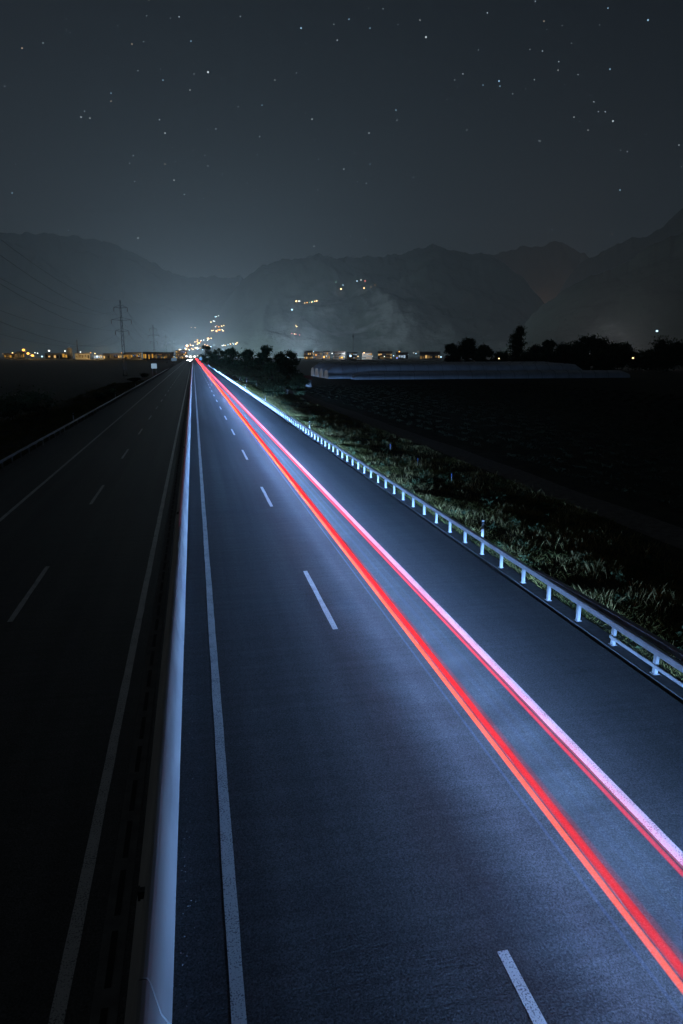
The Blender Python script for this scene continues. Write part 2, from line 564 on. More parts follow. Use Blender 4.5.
road_r = sheet('road', -0.874, 11.28, 0.0, M['asphalt'])
tag(road_r, 'headlight-lit asphalt carriageway that the red light trails run along', 'road', kind='structure')
road_l = sheet('road', -14.45, -0.878, 0.0, M['asphalt_l'])
tag(road_l, 'dark empty opposite carriageway beyond the concrete median barrier', 'road', kind='structure')
strip = sheet('kerb_strip', 11.47, XR_EDGE, 0.004, M['strip'], y1=900)
tag(strip, 'narrow asphalt strip carrying the right guardrail behind a dark drain groove', 'kerb strip', kind='structure')

PZ = 0.004


def solid_line(x, w, parent, y1=2600.0):
    # slightly ragged long line, drawn as one sheet
    ys_ = list(np.arange(Y0, 70, 0.8)) + list(np.arange(70, 300, 10.0)) + [400, 700, 1200, y1]
    v, f = [], []
    for y in ys_:
        j = 0.008
        v += [(x - w / 2 + random.uniform(-j, j), y, PZ), (x + w / 2 + random.uniform(-j, j), y, PZ)]
    for i in range(len(ys_) - 1):
        f += [2 * i, 2 * i + 1, 2 * i + 3, 2 * i + 2]
    return link('edge_line', np_mesh('edge_line', v, f, 4, M['paint']), parent)


solid_line(0.18, 0.2, road_r)
solid_line(7.70, 0.22, road_r)
solid_line(-2.1, 0.2, road_l)
solid_line(-10.13, 0.2, road_l)


def dash_mesh(w):
    v, f = [], []
    for k in range(9):
        y = 6.0 * k / 8
        j = 0.008
        v += [(-w / 2 + random.uniform(-j, j), y, 0), (w / 2 + random.uniform(-j, j), y, 0)]
    for i in range(8):
        f += [2 * i, 2 * i + 1, 2 * i + 3, 2 * i + 2]
    return np_mesh('lane_dash', v, f, 4, M['paint'])


dash = dash_mesh(0.17)
for k in range(-1, 62):
    link('lane_dash', dash, road_r, (3.93, 19.45 + 18 * k, PZ))
for k in range(-1, 45):
    link('lane_dash', dash, road_l, (-6.12, 22.2 + 18 * k, PZ))

# ------------------------------------------------------------------ median: concrete barrier in 12 m pieces
bar = empty('median_barrier', (-0.95, 7.2, 0))
tag(bar, 'pale concrete median barrier lit blue by headlights between the carriageways', 'barrier')
prof = [(0.29, 0.0), (0.295, 0.08), (0.185, 0.3), (0.085, 0.8), (0.05, 0.87), (0.0, 0.88), (-0.05, 0.87), (-0.085, 0.8), (-0.185, 0.3), (-0.295, 0.08), (-0.29, 0.0)]
seg = MB()
seg.prism(prof, 0.008, 11.992)
seg_me = seg.mesh('barrier_segment', M['concrete'])
jt = MB().prism([(x * 0.9, z * 0.98) for x, z in prof], -0.04, 0.04).mesh('joint', M['black'])
for k in range(-2, 110):
    s = link('barrier_segment', seg_me, bar, (random.uniform(-0.006, 0.006), 12 * k, 0), bevel=0.012 if k < 6 else 0)
    if k < 30:
        link('joint', jt, bar, (0, 12 * k, 0))
for k in range(0, 40):
    # little reflector brackets on the far face of the barrier
    b = MB().box(-0.16, -0.09, -0.05, 0.05, 0.66, 0.78).box(-0.19, -0.155, -0.06, 0.06, 0.64, 0.8)
    b.build('reflector_bracket', M['black_plastic'], bar, (0, 1.6 + 25 * k, 0))
# slotted drain beside it
ch = sheet('drain_channel', -1.69, -1.35, 0.006, M['channel'], y1=700, thick=0.1)
tag(ch, 'slotted concrete drain channel along the dark side of the median barrier', 'drain channel', kind='structure')
slot = MB().box(-0.045, 0.045, 0.0, 0.95, 0.0, 0.005).mesh('slot', M['black'])
for k in range(120):
    link('slot', slot, ch, (-1.52, 3 + 1.25 * k, 0.006))
# grit swept against the barrier foot
gb = MB()
for k in range(260):
    y = random.uniform(3, 40)
    x = -0.63 + abs(random.gauss(0, 0.16)) + 0.02
    r = random.uniform(0.004, 0.012)
    gb.ball((x, y, r * 0.6), r, 5, 3, (1, random.uniform(0.7, 1.4), 0.7))
go = gb.build('gravel', M['channel'])
tag(go, 'pale grit and small stones swept against the barrier foot', 'gravel', kind='stuff')

# ------------------------------------------------------------------ guardrails
BEAM_Z0, BEAM_Z1 = 0.54, 0.72
STEP = 1.91


def box_beam(length, w=0.15, z0=BEAM_Z0, z1=BEAM_Z1):
    c = 0.018
    p = [(-w / 2 + c, z0), (w / 2 - c, z0), (w / 2, z0 + c), (w / 2, z1 - c), (w / 2 - c, z1), (-w / 2 + c, z1), (-w / 2, z1 - c), (-w / 2, z0 + c)]
    return MB().prism(p, 0.004, length - 0.004)


def post_mesh():
    # rolled C profile post with a foot plate
    b = MB().box(-0.05, 0.05, -0.055, -0.043, 0.0, 0.536).box(-0.05, -0.038, -0.0435, 0.055, 0.0, 0.536).box(0.038, 0.05, -0.0435, 0.055, 0.0, 0.536)
    b.box(-0.09, 0.09, -0.09, 0.09, 0.0, 0.014)
    return b.mesh('post', M['steel'])


pm = post_mesh()
bm6 = box_beam(STEP * 6).mesh('beam', M['steel'])
sleeve = box_beam(0.36, 0.164, BEAM_Z0 - 0.006, BEAM_Z1 + 0.006).mesh('beam_sleeve', M['steel'])


def guardrail(x, y_first, zb, n_posts, n_beams, label, step=STEP, pm=None, bm6=None, sleeve=None):
    g = empty('guardrail', (x, y_first, zb))
    tag(g, label, 'guardrail')
    for k in range(n_posts):
        link('post', pm, g, (0, k * step, 0)).rotation_euler = (random.uniform(-.008, .008), random.uniform(-.012, .012), random.uniform(-.06, .06))
    for k in range(n_beams):
        link('beam', bm6, g, (0, -1.2 + k * STEP * 6, 0))
        if k < 30: link('beam_sleeve', sleeve, g, (0, -1.38 + k * STEP * 6, 0))
    return g


gr = guardrail(11.68, 14.72 - STEP * 7, 0.004, 298, 50, 'long blue-lit steel box-beam guardrail on the right edge of the road', STEP, pm, bm6, sleeve)
# doubled-up stretch near the bridge: rear beam that joins the front one, and a low rail
rear = MB()
pts = [(0.44, -2.0), (0.44, 15.0), (0.36, 17.5), (0.2, 20.3), (0.09, 21.6)]
for (xa, ya), (xb, yb) in zip(pts[:-1], pts[1:]):
    v = []
    for xx, yy in ((xa, ya), (xb, yb)):
        v += [(xx - 0.085, yy, 0.56), (xx + 0.085, yy, 0.56), (xx + 0.085, yy, 0.73), (xx - 0.085, yy, 0.73)]
    rear.add(v, [(0, 1, 5, 4), (1, 2, 6, 5), (2, 3, 7, 6), (3, 0, 4, 7), (3, 2, 1, 0), (4, 5, 6, 7)])
ro = rear.build('rear_beam', M['steel_dim'], gr, (0, -gr.location.y, 0))
ro['label'] = 'dull rear beam with reddish light tinted in, joined to the guardrail'
lo = box_beam(20, 0.06, 0.2, 0.3).build('low_rail', M['steel'], gr, (-0.085, 16.68 - 20 - gr.location.y, 0))
for y in (3, 6.8, 10.5, 14.2, 17.9):
    MB().box(0.08, 0.36, -0.03, 0.03, 0.6, 0.68).build('spacer', M['steel_dim'], gr, (0, y - gr.location.y - 0.2, 0))

def dull(me):  # darker steel makes the unlit left rail read dim
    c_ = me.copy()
    c_.materials[0] = M['steel_dim']
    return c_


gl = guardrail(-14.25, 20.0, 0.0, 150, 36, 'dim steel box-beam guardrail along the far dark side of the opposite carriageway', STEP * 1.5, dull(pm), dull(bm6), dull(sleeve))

# delineator posts
def delineator(x, y, label, h=1.05, group='white delineator posts beside the guardrails'):
    z = float(gz(x, y))
    t = empty('delineator_post', (x, y, z))
    tag(t, label, 'roadside post', group)
    p = [(-0.06, -0.03), (0.06, -0.03), (0.03, 0.05), (-0.03, 0.05)]

    def pr(z0, z1, k=1.0):
        m_ = MB()
        v = [(a * k, b * k, z0) for a, b in p] + [(a * k, b * k, z1) for a, b in p]
        return m_.add(v, [(0, 1, 5, 4), (1, 2, 6, 5), (2, 3, 7, 6), (3, 0, 4, 7), (3, 2, 1, 0), (4, 5, 6, 7)])
    pr(-0.1, h - 0.28).build('body', M['white_plastic'], t)
    pr(h - 0.28, h - 0.06, 1.01).build('black_band', M['black_plastic'], t)
    pr(h - 0.06, h).build('cap', M['white_plastic'], t)
    MB().box(-0.03, 0.03, -0.036, -0.0305, h - 0.25, h - 0.09).build('reflector', M['reflector'], t)
    return t


for y, t in ((28.3, 'nearest white delineator post standing in the grass behind the right guardrail'),
             (77.0, 'second white delineator post along the right guardrail, counted from the bridge'),
             (127.0, 'third white delineator post along the right guardrail, counted from the bridge'),
             (177.0, 'fourth white delineator post along the right guardrail, small and far')):
    delineator(12.6, y, t, 0.98)
for y, t in ((94.0, 'nearest white delineator post on the dark left verge'),
             (144.0, 'second white delineator post on the dark left verge'),
             (194.0, 'third white delineator post on the dark left verge, small and far')):
    delineator(-15.5, y, t)
for (x, y, t) in ((17.7, 45.5, 'nearest of three slim blue marker stakes in the right verge'),
                  (17.8, 53.5, 'middle of three slim blue marker stakes in the right verge'),
                  (18.0, 62.5, 'farthest of three slim blue marker stakes in the right verge')):
    z = float(gz(x, y))
    s = empty('marker_stake', (x, y, z))
    tag(s, t, 'stake', 'blue marker stakes in the verge')
    MB().tube([(0, 0, -0.1), (0, 0, 0.42)], 0.02, 6).build('shaft', M['white_plastic'], s)
    MB().tube([(0, 0, 0.42), (0, 0, 0.62), (0, 0, 0.66)], [0.035, 0.035, 0.015], 8).build('cap', M['blue_plastic'], s)

# ------------------------------------------------------------------ the light the traffic throws: tail-lamp trails and headlamps
YT0, YT1 = -10.0, 1500.0


def trail(name, parts, label, y0=YT0):
    t = empty(name, (parts[0][1], y0, parts[0][2]))
    tag(t, label, 'light trail', 'light trails of the traffic')
    for nm, x, z, rx, rz_, c, s, ab in parts:
        m = glow(nm + '_glow', c, s, ab, (0.97, 0.4, 0.55) if nm.startswith('pink') else ((0.97, 0.25, 0.03) if nm.startswith('red') else (0.97, 0.75, 0.03)))
        b = MB()
        n = 12
        prof_ = [(x - parts[0][1] + rx * math.cos(2 * math.pi * k / n), z - parts[0][2] + rz_ * math.sin(2 * math.pi * k / n)) for k in range(n)]
        b.prism(prof_, 0.0, YT1 - y0)
        b.build(nm, m, t)
    return t


trail('light_trail', [
    ('orange_streak', 5.52, 0.72, 0.05, 0.05, (1.0, 0.085, 0.012), 9.5, 3.0),
    ('red_streak', 5.65, 0.76, 0.078, 0.05, (1.0, 0.012, 0.03), 5.0, 7.0),
    ('red_fringe', 5.69, 0.78, 0.13, 0.055, (1.0, 0.01, 0.035), 0.75, 2.0)],
    'left tail-lamp trail, orange core with a soft red edge')
trail('light_trail', [
    ('red_streak', 6.80, 0.74, 0.036, 0.045, (1.0, 0.02, 0.05), 7.0, 3.0),
    ('pink_band', 6.925, 0.78, 0.082, 0.042, (1.0, 0.1, 0.12), 4.0, 2.0),
    ('red_streak', 7.04, 0.78, 0.022, 0.03, (1.0, 0.02, 0.06), 4.0, 2.0)],
    'right tail-lamp trail, pinkish-white band edged in red')
trail('light_trail', [
    ('blue_streak', 5.28, 0.7, 0.03, 0.02, (0.25, 0.5, 1.0), 0.8, 0.0)],
    'thin faint blue streak just left of the orange trail')
trail('light_trail', [
    ('blue_streak', 6.15, 0.74, 0.07, 0.03, (0.3, 0.55, 1.0), 0.16, 0.0),
    ('blue_streak', 6.43, 0.74, 0.05, 0.03, (0.3, 0.55, 1.0), 0.14, 0.0)],
    'pair of faint blue streaks between the two red trails')
trail('light_trail', [  # glow added in place of reddish light on the barrier top
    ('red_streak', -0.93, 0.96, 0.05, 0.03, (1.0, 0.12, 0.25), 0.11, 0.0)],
    'faint added red glow standing in for tail-lamp light on the median barrier', 30.0)

HEAD = (0.225, 0.47, 1.0)


def headlamp(x, y, z, watts, smooth):
    ld = bpy.data.lights.new('headlamp', 'SPOT')
    ld.energy = watts
    ld.color = HEAD
    ld.spot_size = R(106)
    ld.spot_blend = 1.0
    ld.shadow_soft_size = 0.12
    # a dipped beam throws little light just in front of the bumper
    ld.use_nodes = True
    nt = ld.node_tree
    fo = nt.nodes.new('ShaderNodeLightFalloff')
    fo.inputs['Strength'].default_value = 1.0
    fo.inputs['Smooth'].default_value = smooth
    # beam pattern: cut off just above the horizontal, weaker toward the ground in front
    tc = nt.nodes.new('ShaderNodeTexCoord')
    sp = nt.nodes.new('ShaderNodeSeparateXYZ')
    nt.links.new(tc.outputs['Normal'], sp.inputs[0])
    cr = nt.nodes.new('ShaderNodeValToRGB')
    cr.color_ramp.interpolation = 'EASE'
    mr = nt.nodes.new('ShaderNodeMapRange')
    mr.inputs['From Min'].default_value = -1.0
    nt.links.new(sp.outputs[1], mr.inputs['Value'])
    e = cr.color_ramp.elements
    e[0].position = 0.2; e[0].color = (0.25, 0.25, 0.25, 1)          # steeply down
    e[1].position = 0.43; e[1].color = (1, 1, 1, 1)
    for pos, val in ((0.475, 1.0), (0.499, 0.3), (0.515, 0.05), (0.6, 0.02)):
        q = e.new(pos); q.color = (val, val, val, 1)
    nt.links.new(mr.outputs[0], cr.inputs[0])
    mu = nt.nodes.new('ShaderNodeMath'); mu.operation = 'MULTIPLY'
    nt.links.new(fo.outputs['Quadratic'], mu.inputs[0])
    nt.links.new(cr.outputs[0], mu.inputs[1])
    nt.links.new(mu.outputs[0], nt.nodes['Emission'].inputs['Strength'])
    o = bpy.data.objects.new('headlamp', ld)
    o.location = (x, y, z)
    o.rotation_euler = (R(90), 0, 0)
    col.objects.link(o)


y = -5.0
while y < 700:
    st = min(50.0, max(2.0, y * 0.048))
    w = 3700.0 * st * (0.82 + min(2.6, max(0.0, y) / 45.0))
    headlamp(6.4, y, 0.62, w * 0.9, 13.0 + (0.8 * st) ** 2)
    if y < 50:
        headlamp(6.4, y + 1.0, 1.08, w * 0.22, 40.0)          # the higher lamps of vans and lorries
    y += st

# ------------------------------------------------------------------ verge grass and weeds
def blades(name, mat_, n, xr, yr, hmin, hmax, wid, seed, dens_scale=0.35, dens_cut=0.42, bias=1.7, lean=0.5, zone=None):
    r = np.random.default_rng(seed)
    x = r.uniform(*xr, n)
    t = r.uniform(0, 1, n) ** bias
    y = yr[0] + (yr[1] - yr[0]) * t
    dn = fbm(x * dens_scale, y * dens_scale, seed, 4)
    keep = dn + r.uniform(-0.12, 0.12, n) > dens_cut
    if zone is not None: keep &= zone(x, y)
    x, y, dn = x[keep], y[keep], dn[keep]
    n = len(x)
    far = 1 + np.clip(y - 20, 0, 400) / 90.0
    h = (hmin + (hmax - hmin) * r.uniform(0, 1, n) ** 2) * (0.55 + 1.1 * np.clip((dn - 0.35) / 0.3, 0, 1))
    w = wid * r.uniform(0.6, 1.4, n) * far
    a = r.uniform(0, 2 * np.pi, n)
    lx, ly = r.normal(0, lean, n) * h, r.normal(0, lean, n) * h
    z = gz(x, y) - 0.03
    cx_, sx_ = np.cos(a) * w / 2, np.sin(a) * w / 2
    p0 = np.stack([x - cx_, y - sx_, z], -1)
    p1 = np.stack([x + cx_, y + sx_, z], -1)
    p2 = np.stack([x + lx * 0.45 + cx_ * 0.7, y + ly * 0.45 + sx_ * 0.7, z + h * 0.6], -1)
    p3 = np.stack([x + lx, y + ly, z + h], -1)
    v = np.stack([p0, p1, p2, p3], 1).reshape(-1, 3)
    b = np.arange(n)[:, None] * 4
    f = np.concatenate([b + np.array([[0, 1, 2]]), b + np.array([[0, 2, 3]])], 1).reshape(-1)
    return link(name, np_mesh(name, v, f, 3, mat_))


no_track = lambda x, y: (x < 22.8) | (x > 25.8)
o = blades('grass', M['grass'], 400000, (XR_EDGE + 0.05, 22.9), (4, 240), 0.05, 0.2, 0.0052, 21, dens_cut=0.3, zone=no_track)
tag(o, 'rough grass on the right verge behind the guardrail', 'grass', kind='stuff')
o = blades('grass', M['dry'], 70000, (XR_EDGE + 0.2, 22.5), (4, 160), 0.1, 0.38, 0.004, 33, dens_scale=0.5, dens_cut=0.47, lean=0.22, zone=no_track)
tag(o, 'pale dry stalks standing among the right verge grass', 'grass', kind='stuff')
o = blades('grass', M['thatch'], 300000, (XR_EDGE + 0.02, 22.9), (4, 240), 0.025, 0.085, 0.011, 57, dens_scale=0.8, dens_cut=0.22, lean=0.9, zone=no_track)
tag(o, 'short matted grass covering the soil of the right verge', 'grass', kind='stuff')
o = blades('grass', M['grass'], 50000, (-26.0, XL_EDGE - 0.1), (15, 240), 0.12, 0.5, 0.013, 45, dens_cut=0.38)
tag(o, 'dark rough grass on the left verge', 'grass', kind='stuff')


def leaves(name, mat_, centres, n_each, size, parent=None, seed=1, squash=1.0, loc=None):
    """many small leaf clumps spread through a set of lobes (x, y, z, rx, ry, rz)"""
    r = np.random.default_rng(seed)
    P = []
    for c in centres:
        d_ = r.normal(size=(n_each, 3)); d_ /= np.linalg.norm(d_, axis=1)[:, None]
        rad = np.abs(r.normal(0.0, 0.62, n_each)) ** 0.8
        P.append(np.array(c[:3]) + d_ * rad[:, None] * np.array(c[3:6]))
    P = np.concatenate(P)
    n = len(P)
    a = r.normal(size=(n, 3)); a /= np.linalg.norm(a, axis=1)[:, None]
    b = np.cross(a, r.normal(size=(n, 3))); b /= np.linalg.norm(b, axis=1)[:, None]
    s = size * r.uniform(0.5, 1.4, n)[:, None]
    v = np.stack([P - a * s, P + b * s * 0.45, P + a * s, P - b * s * 0.45], 1).reshape(-1, 3)
    f = np.arange(n * 4)
    return link(name, np_mesh(name, v, f, 4, mat_), parent, loc)


# weeds and low plants in the verge, as one mass
r_ = np.random.default_rng(5)
cs = []
for k in range(330):
    y = 8 + 150 * r_.uniform() ** 1.6
    x = r_.uniform(12.3, 21.5)
    h = r_.uniform(0.12, 0.42)
    cs.append((x, y, float(gz(x, y)) + h * 0.7, r_.uniform(0.15, 0.5), r_.uniform(0.15, 0.5), h))
o = leaves('weeds', M['weed'], cs, 46, 0.07, seed=6)
tag(o, 'low leafy weeds scattered through the right verge', 'weeds', kind='stuff')
# crop in the right-hand field: rows of low plants
cs = []
for row in range(34):
    x = 28.5 + row * 2.4
    y = 10.0 + r_.uniform(0, 3)
    while y < 210:
        if r_.uniform() > 0.12:
            cs.append((x + r_.normal(0, 0.2), y, FIELD_Z + 0.16, r_.uniform(0.5, 1.0), r_.uniform(0.8, 1.7), r_.uniform(0.12, 0.26)))
        y += r_.uniform(1.6, 3.0) * (1 + y / 120)
o = leaves('crop_rows', M['crop'], cs, 60, 0.12, seed=8)
tag(o, 'dark rows of low crop filling the right-hand field', 'crop', kind='stuff')

# ------------------------------------------------------------------ trees
def trunk_mb(h, r0, lobes, seed):
    rr = random.Random(seed)
    b = MB()
    b.tube([(0, 0, -0.3), (rr.uniform(-.1, .1) * r0, 0, h * 0.35), (rr.uniform(-.5, .5) * r0, rr.uniform(-.5, .5) * r0, h * 0.7), (0, 0, h * 0.9)], [r0, r0 * 0.8, r0 * 0.45, r0 * 0.15], 7)
    for c in lobes[:7]:
        st = h * rr.uniform(0.3, 0.6)
        b.tube([(0, 0, st), (c[0] * 0.5, c[1] * 0.5, (st + c[2]) / 2 + 0.1 * h), (c[0] * 0.9, c[1] * 0.9, c[2])], [r0 * 0.4, r0 * 0.25, r0 * 0.08], 5)
    return b


def tree(name, loc, h, w, label, group, seed, kind='round', leaf=0.35, n_each=170):
    rr = random.Random(seed)
    t = empty(name, loc, rr.uniform(0, 6.28))
    tag(t, label, 'tree' if name.endswith('tree') else 'shrub', group)
    lobes = []
    if kind == 'poplar':
        for k in range(16):
            f = k / 15
            rad = w * 0.5 * (0.45 + 0.75 * math.sin(math.pi * min(1, 0.12 + f * 0.86)))
            lobes.append((rr.uniform(-.2, .2) * w, rr.uniform(-.2, .2) * w, h * (0.08 + 0.88 * f), rad, rad, h * 0.07))
    elif kind == 'shrub':
        for k in range(11):
            a = rr.uniform(0, 6.28); q = rr.uniform(0, 0.36) * w
            zc = h * rr.uniform(0.2, 0.78)
            s = rr.uniform(0.16, 0.3) * w
            lobes.append((math.cos(a) * q, math.sin(a) * q, zc, s, s, s * rr.uniform(0.6, 1.0) * min(1, h / w * 1.3)))
    else:
        for k in range(24):
            a = rr.uniform(0, 6.28)
            zc = rr.uniform(0.14, 0.9)
            q = w * 0.44 * math.sin(math.pi * min(1, 0.1 + zc * 0.86)) * rr.uniform(0.25, 1.0)
            s = rr.uniform(0.09, 0.2) * w
            lobes.append((math.cos(a) * q, math.sin(a) * q, h * zc, s, s, s * rr.uniform(0.6, 1.05)))
    leaves('crown', M['leaf'], lobes, n_each, leaf, t, seed)
    trunk_mb(h, max(0.12, h * 0.022), lobes, seed).build('trunk', M['bark'], t)
    return t


# trees and shrubs that stand along the right embankment toward the far end (px of middle, px of base, top, width in px, distance)
road_trees = [
    (287, 392, 350, 30, 165, 'broad dark tree nearest the camera in the clump beside the right guardrail'),
    (263, 385, 346, 26, 190, 'tall dark tree with a ragged top in the clump beside the right guardrail'),
    (246, 380, 351, 24, 225, 'dark tree left of the tallest one in the roadside clump'),
    (272, 395, 366, 30, 150, 'low dark bush at the foot of the roadside tree clump'),
    (298, 396, 374, 20, 158, 'small dark bush at the field end of the roadside tree clump'),
    (232, 375, 350, 22, 290, 'dark tree in the gap between the roadside clump and the far road'),
    (219, 370, 350, 20, 400, 'smaller dark tree farther along the right side of the road'),
    (206, 366, 347, 15, 560, 'dark tree at the far end of the right roadside, beside the blue sign'),
    (239, 381, 363, 18, 235, 'low dark shrub between roadside trees'),
    (224, 373, 360, 18, 330, 'low dark shrub at the far stretch of guardrail'),
    (256, 384, 361, 22, 200, 'low dark bush in front of the tall ragged tree'),
    (212, 368, 356, 16, 450, 'low dark bush by the last roadside tree'),
    (279, 388, 354, 24, 185, 'dark tree filling the middle of the roadside clump'),
]
for k, (px, pb, pt, pw, dist, lab) in enumerate(road_trees):
    c = at(px, 360, dist)
    top = at(px, pt - 3, dist).z
    base = float(gz(c.x, c.y)) - 0.05
    w = pw / 700.0 * dist * 1.1
    tree('roadside_tree' if top - base > 5.5 else 'roadside_shrub', (c.x, c.y, base), top - base, w, lab, 'trees beside the right guardrail', 100 + k, 'round' if top - base > 5.5 else 'shrub', 0.28, 330)

far_trees = [
    (452, 341, 16, 'round'), (466, 338, 24, 'round'), (484, 345, 16, 'round'), (517, 327, 13, 'poplar'), (537, 345, 22, 'round'), (548, 340, 14, 'round'),
    (566, 344, 24, 'round'), (590, 336, 34, 'round'), (618, 341, 30, 'round'), (640, 352, 20, 'shrub'), (668, 338, 36, 'round'), (690, 343, 26, 'round'),
    (503, 351, 18, 'shrub'), (604, 347, 24, 'round'), (528, 351, 22, 'shrub'), (557, 350, 26, 'shrub'), (578, 349, 24, 'shrub'), (653, 351, 24, 'shrub'),
]
far_labels = ['small round tree at the left end of the dark tree line behind the tunnels', 'broad tree second from the left end of the dark tree line',
              'low rounded tree just left of the tall poplar', 'tall narrow poplar standing above the dark tree line', 'low tree just right of the tall poplar',
              'pointed tree rising behind the tree line right of the poplar', 'wide dark tree midway between the poplar and the tallest round tree',
              'tallest round tree of the dark tree line on the right', 'round tree beside the tallest one in the tree line', 'low shrub in the gap of the tree line by the lamp',
              'broad round tree at the right end of the tree line', 'tree cut by the right edge at the end of the tree line', 'low shrub at the foot of the tall poplar',
              'dark tree filling between the two large round trees', 'low shrub just right of the poplar foot', 'low shrub under the pointed tree', 'low shrub left of the tallest round tree', 'low shrub under the tree at the right end']
for k, ((px, pt, pw, kd), lab) in enumerate(zip(far_trees, far_labels)):
    dist = 430 + (k * 37) % 60
    c = at(px, 362, dist)
    top = at(px, pt, dist).z
    w = pw / 690.0 * dist * (1.1 if kd == 'poplar' else 1.3)
    tree('field_tree', (c.x, c.y, FIELD_Z - 0.05), top - FIELD_Z, w, lab, 'dark tree line beyond the field', 300 + k, kd, 0.7, 420)

left_shrubs = [(8, 413, 388, 46, 110), (34, 408, 390, 34, 118), (111, 398, 388, 14, 150), (98, 404, 393, 12, 140), (134, 384, 377, 12, 240), (144, 379, 373, 10, 300)]
left_labels = ['wide dark bush at the left edge of the picture beyond the guardrail', 'dark bush beside the wide one in the left field', 'small bush above the left guardrail near the pylon',
               'low bush on the left verge nearer than its neighbour', 'tiny bush on the far left verge below the pylon', 'last tiny bush along the far left verge']
for k, ((px, pb, pt, pw, dist), lab) in enumerate(zip(left_shrubs, left_labels)):
    c = at(px, 375, dist)
    top = at(px, pt, dist).z
    base = float(gz(c.x, c.y)) - 0.05
    tree('verge_shrub', (c.x, c.y, base), max(1.0, top - base), pw / 700 * dist, lab, 'shrubs on the left verge', 500 + k, 'shrub', 0.2, 180)

# ------------------------------------------------------------------ polytunnels in the right field
def polytunnel(x0, x1, yc, rad, h, label):
    t = empty('polytunnel', ((x0 + x1) / 2, yc, FIELD_Z))
    tag(t, label, 'polytunnel', 'long polytunnels in the right field')
    L = (x1 - x0) / 2
    n = 10
    b = MB()
    xs_ = np.linspace(-L, L, 40)
    v, f = [], []
    for x in xs_:
        e = min(1.0, (L - abs(x)) / 5.0)
        k_ = 0.62 + 0.38 * math.sqrt(max(0, 1 - (1 - e) ** 2))
        sag = 1 - 0.012 * (1 + math.sin(x * 2.1))
        for i in range(n + 1):
            a = math.pi * i / n
            v.append((x, -rad * math.cos(a), h * k_ * sag * math.sin(a) ** 0.75))
    m_ = n + 1
    for j in range(len(xs_) - 1):
        for i in range(n):
            f.append((j * m_ + i, (j + 1) * m_ + i, (j + 1) * m_ + i + 1, j * m_ + i + 1))
    b.add(v, f)
    b.build('film_cover', M['film'], t, smooth=True)
    for s_ in (-1, 1):
        e_ = MB()
        e_.add([(s_ * L, -rad * math.cos(math.pi * i / n), h * 0.62 * math.sin(math.pi * i / n) ** 0.75) for i in range(n + 1)], [tuple(range(n + 1))])
        e_.build('end_wall', M['film'], t)
    hm = MB().tube([(0, -(rad + .03) * math.cos(math.pi * i / n), (h + .03) * max(0, math.sin(math.pi * i / n)) ** 0.75) for i in range(n + 1)], 0.05, 4).mesh('hoop', M['pylon'])
    nh = int((2 * L - 12) / 6)
    for k in range(nh + 1):
        link('hoop', hm, t, (-L + 6 + k * 6.0, 0, 0))
    return t


polytunnel(60, 178, 262, 3.2, 3.0, 'low front polytunnel, nearest of the pale tunnels in the field')
polytunnel(52, 164, 275, 4.5, 5.6, 'tall pale polytunnel just behind the low front tunnel')
polytunnel(52, 165, 286, 4.5, 5.9, 'second tall pale polytunnel in the row')
polytunnel(52, 167, 297, 4.5, 6.1, 'third tall pale polytunnel in the row')
polytunnel(52, 170, 308, 4.5, 6.2, 'rearmost tall pale polytunnel in the row')

# shed between the roadside clump and the tunnels
c = at(303, 380, 205)
sh = empty('shed', (c.x, c.y, FIELD_Z))
tag(sh, 'small shed with a reddish roof beside the roadside trees', 'shed')
MB().box(-2.2, 2.2, -1.6, 1.6, 0, 2.2).build('wall', M['wall'], sh)
MB().add([(-2.5, -1.9, 2.15), (2.5, -1.9, 2.15), (2.5, 1.9, 2.15), (-2.5, 1.9, 2.15), (-2.5, 0, 3.3), (2.5, 0, 3.3)],
         [(0, 1, 5, 4), (2, 3, 4, 5), (0, 4, 3), (1, 2, 5), (3, 2, 1, 0)]).build('roof', M['red_roof'], sh)
MB().box(-0.5, 0.5, -1.64, -1.605, 0.0, 1.9).build('door', M['bark'], sh)

# ------------------------------------------------------------------ power line on the left
PYL_H = 33.0


def pylon(x, y, label):
    z = FIELD_Z
    t = empty('pylon', (x, y, z))
    tag(t, label, 'pylon', 'pylons of the power line on the left')
    b = MB()
    H = PYL_H
    def half(zz): return 0.75 - 0.58 * zz / H
    for sx in (-1, 1):
        for sy in (-1, 1):
            b.tube([(sx * half(0), sy * half(0), -0.2), (sx * half(H), sy * half(H), H)], 0.1, 4)
    nb = 16
    for k in range(nb):
        za, zb_ = H * k / nb, H * (k + 1) / nb
        s_ = 1 if k % 2 else -1
        for axis in (0, 1):
            for sgn in (-1, 1):
                p = (s_ * half(za), sgn * half(za)); q = (-s_ * half(zb_), sgn * half(zb_))
                if axis: p, q = p[::-1], q[::-1]
                b.tube([(p[0], p[1], za), (q[0], q[1], zb_)], 0.05, 4)
    b.build('lattice_mast', M['pylon'], t)
    MB().box(-1.1, 1.1, -1.1, 1.1, -0.1, 0.3).build('footing', M['channel'], t)
    for zz, w in ARMS:
        a = MB()
        for sgn in (-1, 1):
            a.tube([(0, sgn * 0.3, zz), (w, 0, zz + 0.25)], 0.09, 4).tube([(0, sgn * 0.3, zz), (-w, 0, zz + 0.25)], 0.09, 4)
        a.tube([(0, 0, zz + 1.3), (w, 0, zz + 0.25)], 0.07, 4).tube([(0, 0, zz + 1.3), (-w, 0, zz + 0.25)], 0.07, 4)
        arm = a.build('crossarm', M['pylon'], t)
        for sgn in (-1, 1):
            MB().tube([(sgn * w, 0, zz + 0.25), (sgn * w, 0, zz - 0.1), (sgn * w, 0, zz - 1.4), (sgn * w, 0, zz - 1.5)], [0.04, 0.13, 0.13, 0.04], 6).build('insulator', M['porcelain'], arm)
    return t


